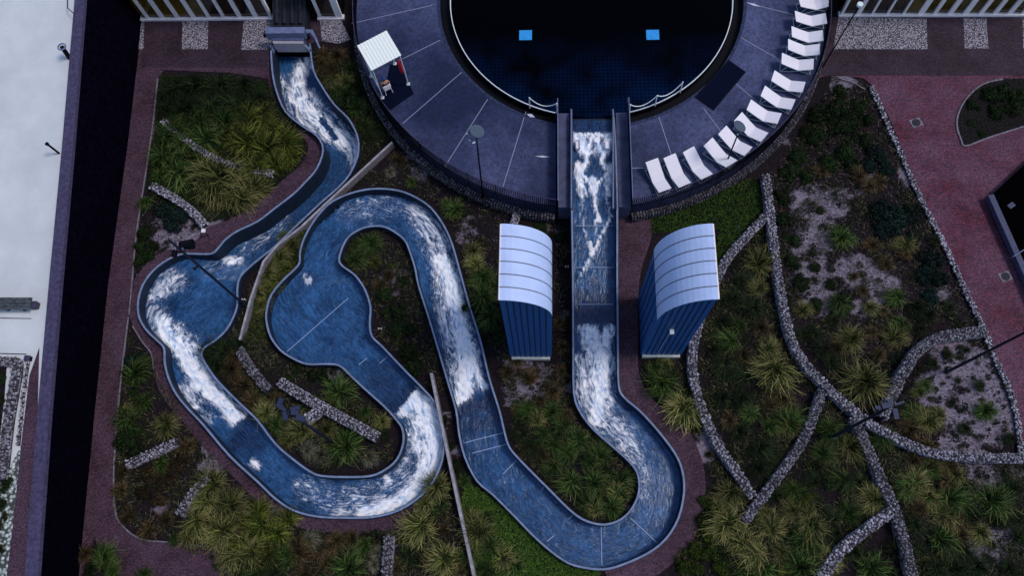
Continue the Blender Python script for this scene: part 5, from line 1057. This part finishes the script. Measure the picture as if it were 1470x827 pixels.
ORD = 'first second third fourth fifth sixth seventh eighth ninth tenth eleventh twelfth thirteenth fourteenth fifteenth sixteenth seventeenth eighteenth nineteenth twentieth twenty-first twenty-second twenty-third twenty-fourth twenty-fifth twenty-sixth twenty-seventh twenty-eighth twenty-ninth thirtieth'.split()
random.seed(3); NPL = 0
for bed, kinds in beds.items():
    merged = {}
    for k_, L in kinds: merged.setdefault(k_, []).extend(L)
    for k_, L in merged.items():
        L = sorted(L); n = len(L)
        for i, (x, y, r) in enumerate(L):
            sh = k_ in SH; p = g3(x, y+(2 if sh else 3), 0); q = PX(p.x, p.y, .3)
            p = Vector((p.x, p.y, 0)); s_ = r/24/(.82 if sh else .80)
            where = 'only one' if n == 1 else ORD[i]+' from left'
            if n == 1: lb = '%s in the %s' % (NAMES[k_], bed)
            else: lb = '%s, %s from left of its kind in the %s' % (NAMES[k_], ORD[i], bed)
            if len(lb.replace('-', ' ').split()) > 16: lb = '%s, %s from left in %s' % (NAMES[k_], ORD[i], bed)
            e = empty('shrub' if sh else 'grass_tussock', p, random.uniform(0, 6.28), lb, 'shrub' if sh else 'grass tussock', ('%ss in the %s' % (NAMES[k_], bed)) if n > 1 else None)
            e.rotation_euler = (random.uniform(-.22, .22), random.uniform(-.22, .22), random.uniform(0, 6.28)) if not sh else (0, 0, random.uniform(0, 6.28))
            e.scale = (s_*random.uniform(.92, 1.08), s_*random.uniform(.92, 1.08), s_*random.uniform(.75, 1.0))
            o = bpy.data.objects.new('foliage', random.choice(MESH[k_])); col.objects.link(o); o.parent = e
            if sh: o = bpy.data.objects.new('stems', STEM); col.objects.link(o); o.parent = e
            NPL += 1
print('plants', NPL)
# terrace planter plants
for i, (x, y, r) in enumerate([(2,545,12),(1,575,12),(6,700,13),(3,725,12),(12,690,9),(2,755,11),(8,742,8),(3,790,9)]):
    p = g3(x, y, TZ); e = empty('shrub', p, i, 'dark green shrub on the terrace at the left edge, %s from the top' % ORD[i], 'shrub', 'shrubs on the terrace'); e.scale = (r/28,)*3
    o = bpy.data.objects.new('foliage', MESH['bush'][i % 3]); col.objects.link(o); o.parent = e; o = bpy.data.objects.new('stems', STEM); col.objects.link(o); o.parent = e

# ------------------------------------------------------------------ stuff: lawn, ground cover, litter
def scatter(name, regions, kind):
    V = []; Fs = []; Cc = []
    for poly, dens, cols, ln, hgt, patch in regions:
        W_ = np.array([G(*p) for p in poly]); x0, y0 = W_.min(0); x1, y1 = W_.max(0); n = int((x1-x0)*(y1-y0)*dens); X = rng.uniform(x0, x1, n); Y = rng.uniform(y0, y1, n)
        k = inside(W_, X, Y) & ~inside(RP, X, Y)
        if patch: k &= (np.sin(X*2.1+np.sin(Y*1.7)*1.5)+np.sin(Y*2.6+np.cos(X*1.3)*1.9)+rng.normal(0, .5, n)) > patch
        for x, y in zip(X[k], Y[k]):
            a = random.uniform(0, 2*PI); L = ln*random.uniform(.5, 1.3); c = random.choice(cols); q_ = random.uniform(.3, 1.15); c = tuple(q*q_ for q in c); o = len(V)
            dx, dy = math.cos(a), math.sin(a)
            if kind == 'blade':
                w = .013; h = hgt*random.uniform(.4, 1.1)
                V += [(x-dy*w, y+dx*w, 0), (x+dy*w, y-dx*w, 0), (x+dx*L*.4+dy*w, y+dy*L*.4-dx*w, h*.8), (x+dx*L*.4-dy*w, y+dy*L*.4+dx*w, h*.8), (x+dx*L, y+dy*L, h)]; Fs += [(o, o+1, o+2, o+3), (o+3, o+2, o+4)]; Cc += [c]*5
            elif kind == 'leaf':
                z = random.uniform(.01, hgt); t = random.uniform(-.5, .5); w = L*.4
                V += [(x-dx*L, y-dy*L, z), (x+dy*w, y-dx*w, z+t*L), (x+dx*L, y+dy*L, z+random.uniform(-.3, .6)*L), (x-dy*w, y+dx*w, z-t*L*.5+.01)]; Fs.append((o, o+1, o+2, o+3)); Cc += [c]*4
            else:
                z = random.uniform(.01, hgt); w = .010; V += [(x-dy*w, y+dx*w, z), (x+dy*w, y-dx*w, z), (x+dx*L+dy*w*.3, y+dy*L-dx*w*.3, z+random.uniform(-.0, .12)), (x+dx*L-dy*w*.3, y+dy*L+dx*w*.3, z+.02)]; Fs.append((o, o+1, o+2, o+3)); Cc += [c]*4
    mb = MB(); mb.v = V; mb.f = Fs; mb.c = Cc; mb.mi = [0]*len(Fs); o = mb.build(name, M['blade']); tag(o, kind='stuff'); return o
LAWN = [(.05, .12, .015), (.09, .18, .02), (.12, .20, .035), (.03, .07, .01)]; DK = [(.012, .024, .007), (.02, .036, .01), (.03, .048, .013), (.03, .022, .012)]
YL = [(.06, .085, .01), (.09, .11, .015), (.03, .055, .01)]
bp_ = {
 'R1': [(1105,250),(1165,170),(1200,110),(1250,125),(1300,240),(1405,460),(1310,500),(1280,570),(1190,545),(1135,470),(1112,330)], 'R2': [(1003,460),(1040,375),(1098,318),(1118,450),(1175,555),(1120,675),(1080,715),(1030,640),(1000,560)],
 'R3': [(1190,570),(1240,645),(1290,735),(1180,835),(1040,835),(1068,750),(1130,680)], 'R4': [(1215,600),(1340,658),(1475,668),(1475,835),(1320,835),(1290,735)], 'R5': [(1415,480),(1450,565),(1465,650),(1340,645),(1270,600),(1310,510)],
 'mid': [(745,655),(735,600),(722,530),(820,530),(826,590),(910,672),(915,710),(880,748),(840,742)], 'loop': [(500,345),(545,330),(590,370),(600,410),(640,560),(625,560),(540,480),(532,420),(495,375)],
 'top': [(565,215),(630,262),(740,312),(815,325),(818,540),(715,540),(660,340),(625,290),(545,265),(450,310)], 'isl': [(345,440),(385,500),(480,530),(560,610),(565,660),(460,675),(400,635),(320,545),(300,505)],
 'left': [(185,470),(215,520),(290,640),(330,680),(280,770),(200,765),(165,730),(170,600)], 'bot': [(300,690),(380,742),(460,768),(600,760),(640,690),(678,835),(330,835),(250,775)],
 'A': [(232,108),(385,118),(440,205),(428,240),(350,305),(300,320),(212,280)], 'A2': [(212,280),(300,320),(250,355),(190,400),(195,340)], 'B': [(455,75),(500,70),(560,200),(515,245),(516,190),(450,105)], 'W': [(440,325),(382,375),(345,488),(385,500),(384,450),(430,380)],
 'lawn': [(668,690),(700,710),(815,810),(860,820),(860,840),(682,840),(660,740)], 'lawn2': [(935,300),(1000,285),(1085,255),(1095,300),(1050,355),(1000,440),(1035,330),(935,335)], 'RP': [(1020,640),(1080,720),(1040,840),(930,840),(1010,750),(1015,690)], 'RP2': [(920,520),(990,520),(1000,590),(1010,630),(940,570)], 'TR': bedtr}
scatter('lawn_grass', [(bp_['lawn'], 620, LAWN, .16, .16, None), (bp_['lawn2'], 420, LAWN[:2]+DK[:2], .16, .18, None), (bp_['A'], 420, DK+YL[2:], .2, .22, None), (bp_['W'], 260, YL+[(.12, .11, .06)], .16, .18, None), (bp_['B'], 220, DK+[(.06, .05, .025)], .16, .18, None)], 'blade')
WILD = DK+[(.05, .06, .012), (.10, .09, .03), (.16, .13, .06)]
scatter('wild_grass', [(bp_[k_], d_, WILD, .30, .22, p_) for k_, d_, p_ in (('R1', 36, .3), ('R2', 80, -.3), ('R3', 90, -.6), ('R4', 80, -.3), ('mid', 60, -.3), ('loop', 40, 0), ('top', 34, .2), ('isl', 60, -.2), ('left', 50, -.2), ('bot', 90, -.6), ('RP', 70, -.4), ('RP2', 60, -.3), ('B', 70, -.5))], 'blade')
scatter('ground_cover', [(bp_[k_], d_, DK+[(.03, .055, .02)], .05, .12, p_) for k_, d_, p_ in (('R1', 70, .6), ('R2', 170, -.6), ('R3', 170, -.4), ('R4', 120, 0), ('R5', 18, .8), ('mid', 110, -.2), ('loop', 130, -.2), ('top', 60, .4), ('isl', 110, 0), ('left', 120, -.2), ('bot', 130, -.2), ('A2', 40, .4), ('RP', 160, -.4), ('RP2', 160, -.5), ('TR', 160, 0))], 'leaf')
def sprigs(name, items):
    V = []; Fs = []; Cc = []
    for k_, n, rr in items:
        W_ = np.array([G(*p) for p in bp_[k_]]); x0, y0 = W_.min(0); x1, y1 = W_.max(0); X = rng.uniform(x0, x1, n*2); Y = rng.uniform(y0, y1, n*2); k = inside(W_, X, Y)
        for x, y in zip(X[k], Y[k]):
            R_ = rr*random.uniform(.4, 1.3)
            for j in range(int(260*R_)):
                a = random.uniform(0, 2*PI); d = R_*math.sqrt(random.random()); px_, py_ = x+d*math.cos(a), y+d*math.sin(a); s_ = random.uniform(.02, .045); c = random.choice(DK); q_ = random.uniform(.2, .9); c = tuple(t*q_ for t in c); z = random.uniform(.01, .22)*(1-d/R_*.7); b2 = random.uniform(0, 2*PI); o = len(V)
                dx, dy = math.cos(b2)*s_, math.sin(b2)*s_; V += [(px_-dx*1.6, py_-dy*1.6, z), (px_+dy*.6, py_-dx*.6, z+.01), (px_+dx*1.6, py_+dy*1.6, z+.03), (px_-dy*.6, py_+dx*.6, z)]; Fs.append((o, o+1, o+2, o+3)); Cc += [c]*4
    mb = MB(); mb.v = V; mb.f = Fs; mb.c = Cc; mb.mi = [0]*len(Fs); return tag(mb.build(name, M['leaf']), kind='stuff')
sprigs('low_weeds', [('R1', 170, .26), ('R5', 70, .16), ('A2', 10, .15), ('top', 40, .2), ('R4', 60, .3), ('left', 30, .22), ('loop', 16, .2), ('isl', 30, .22), ('R2', 60, .3), ('R3', 40, .25), ('bot', 40, .22), ('mid', 30, .2)])
scatter('plant_litter', [(bp_[k_], d_, [(.10, .075, .06), (.16, .13, .10), (.05, .035, .03), (.22, .18, .15)], .22, .12, p_) for k_, d_, p_ in (('R1', 26, 0), ('R2', 26, -.3), ('R3', 40, -.4), ('R4', 46, -.4), ('R5', 14, 0), ('mid', 40, -.3), ('loop', 24, -.2), ('top', 30, -.2), ('isl', 36, -.2), ('left', 26, -.2), ('bot', 50, -.4), ('A2', 10, 0), ('RP', 30, -.4), ('RP2', 30, -.4))], 'twig')
# pebbles on the bare soil
mb = MB(); random.seed(9)
for k_, n in (('R5', 260), ('R1', 160), ('A2', 60), ('top', 60), ('R4', 60)):
    W_ = np.array([G(*p) for p in bp_[k_]]); x0, y0 = W_.min(0); x1, y1 = W_.max(0); X = rng.uniform(x0, x1, n*2); Y = rng.uniform(y0, y1, n*2); k = inside(W_, X, Y)
    for x, y in zip(X[k], Y[k]): v = random.choice((.015, .03, .2)); mb.stone(x, y, .01, random.uniform(.025, .06), (v, v*.9, v))
tag(mb.build('pebbles', M['stone']), kind='stuff')

# ------------------------------------------------------------------ light
w = bpy.data.worlds.new('World'); scene.world = w; w.use_nodes = True; nt = w.node_tree; bg = nt.nodes['Background']; sky = nt.nodes.new('ShaderNodeTexSky'); sky.sky_type = 'NISHITA'; sky.sun_disc = False
EL, AZ = math.radians(58), math.radians(85)      # sun to the upper right of the picture
sky.sun_elevation = EL; sky.sun_rotation = AZ; nt.links.new(sky.outputs['Color'], bg.inputs['Color']); bg.inputs['Strength'].default_value = .11
sd = bpy.data.lights.new('sun', 'SUN'); sd.energy = 1.2; sd.angle = math.radians(14); sd.color = (1, .95, .9); so = bpy.data.objects.new('sun', sd); col.objects.link(so)
dirv = Vector((math.sin(AZ)*math.cos(EL), math.cos(AZ)*math.cos(EL), math.sin(EL))); so.rotation_euler = dirv.to_track_quat('Z', 'Y').to_euler(); so.location = (10, 10, 60)
scene.view_settings.view_transform = 'Standard'; scene.view_settings.look = 'None'; scene.view_settings.exposure = .45; scene.view_settings.gamma = 1
scene.render.engine = 'CYCLES'; scene.render.resolution_x = 1024; scene.render.resolution_y = 577
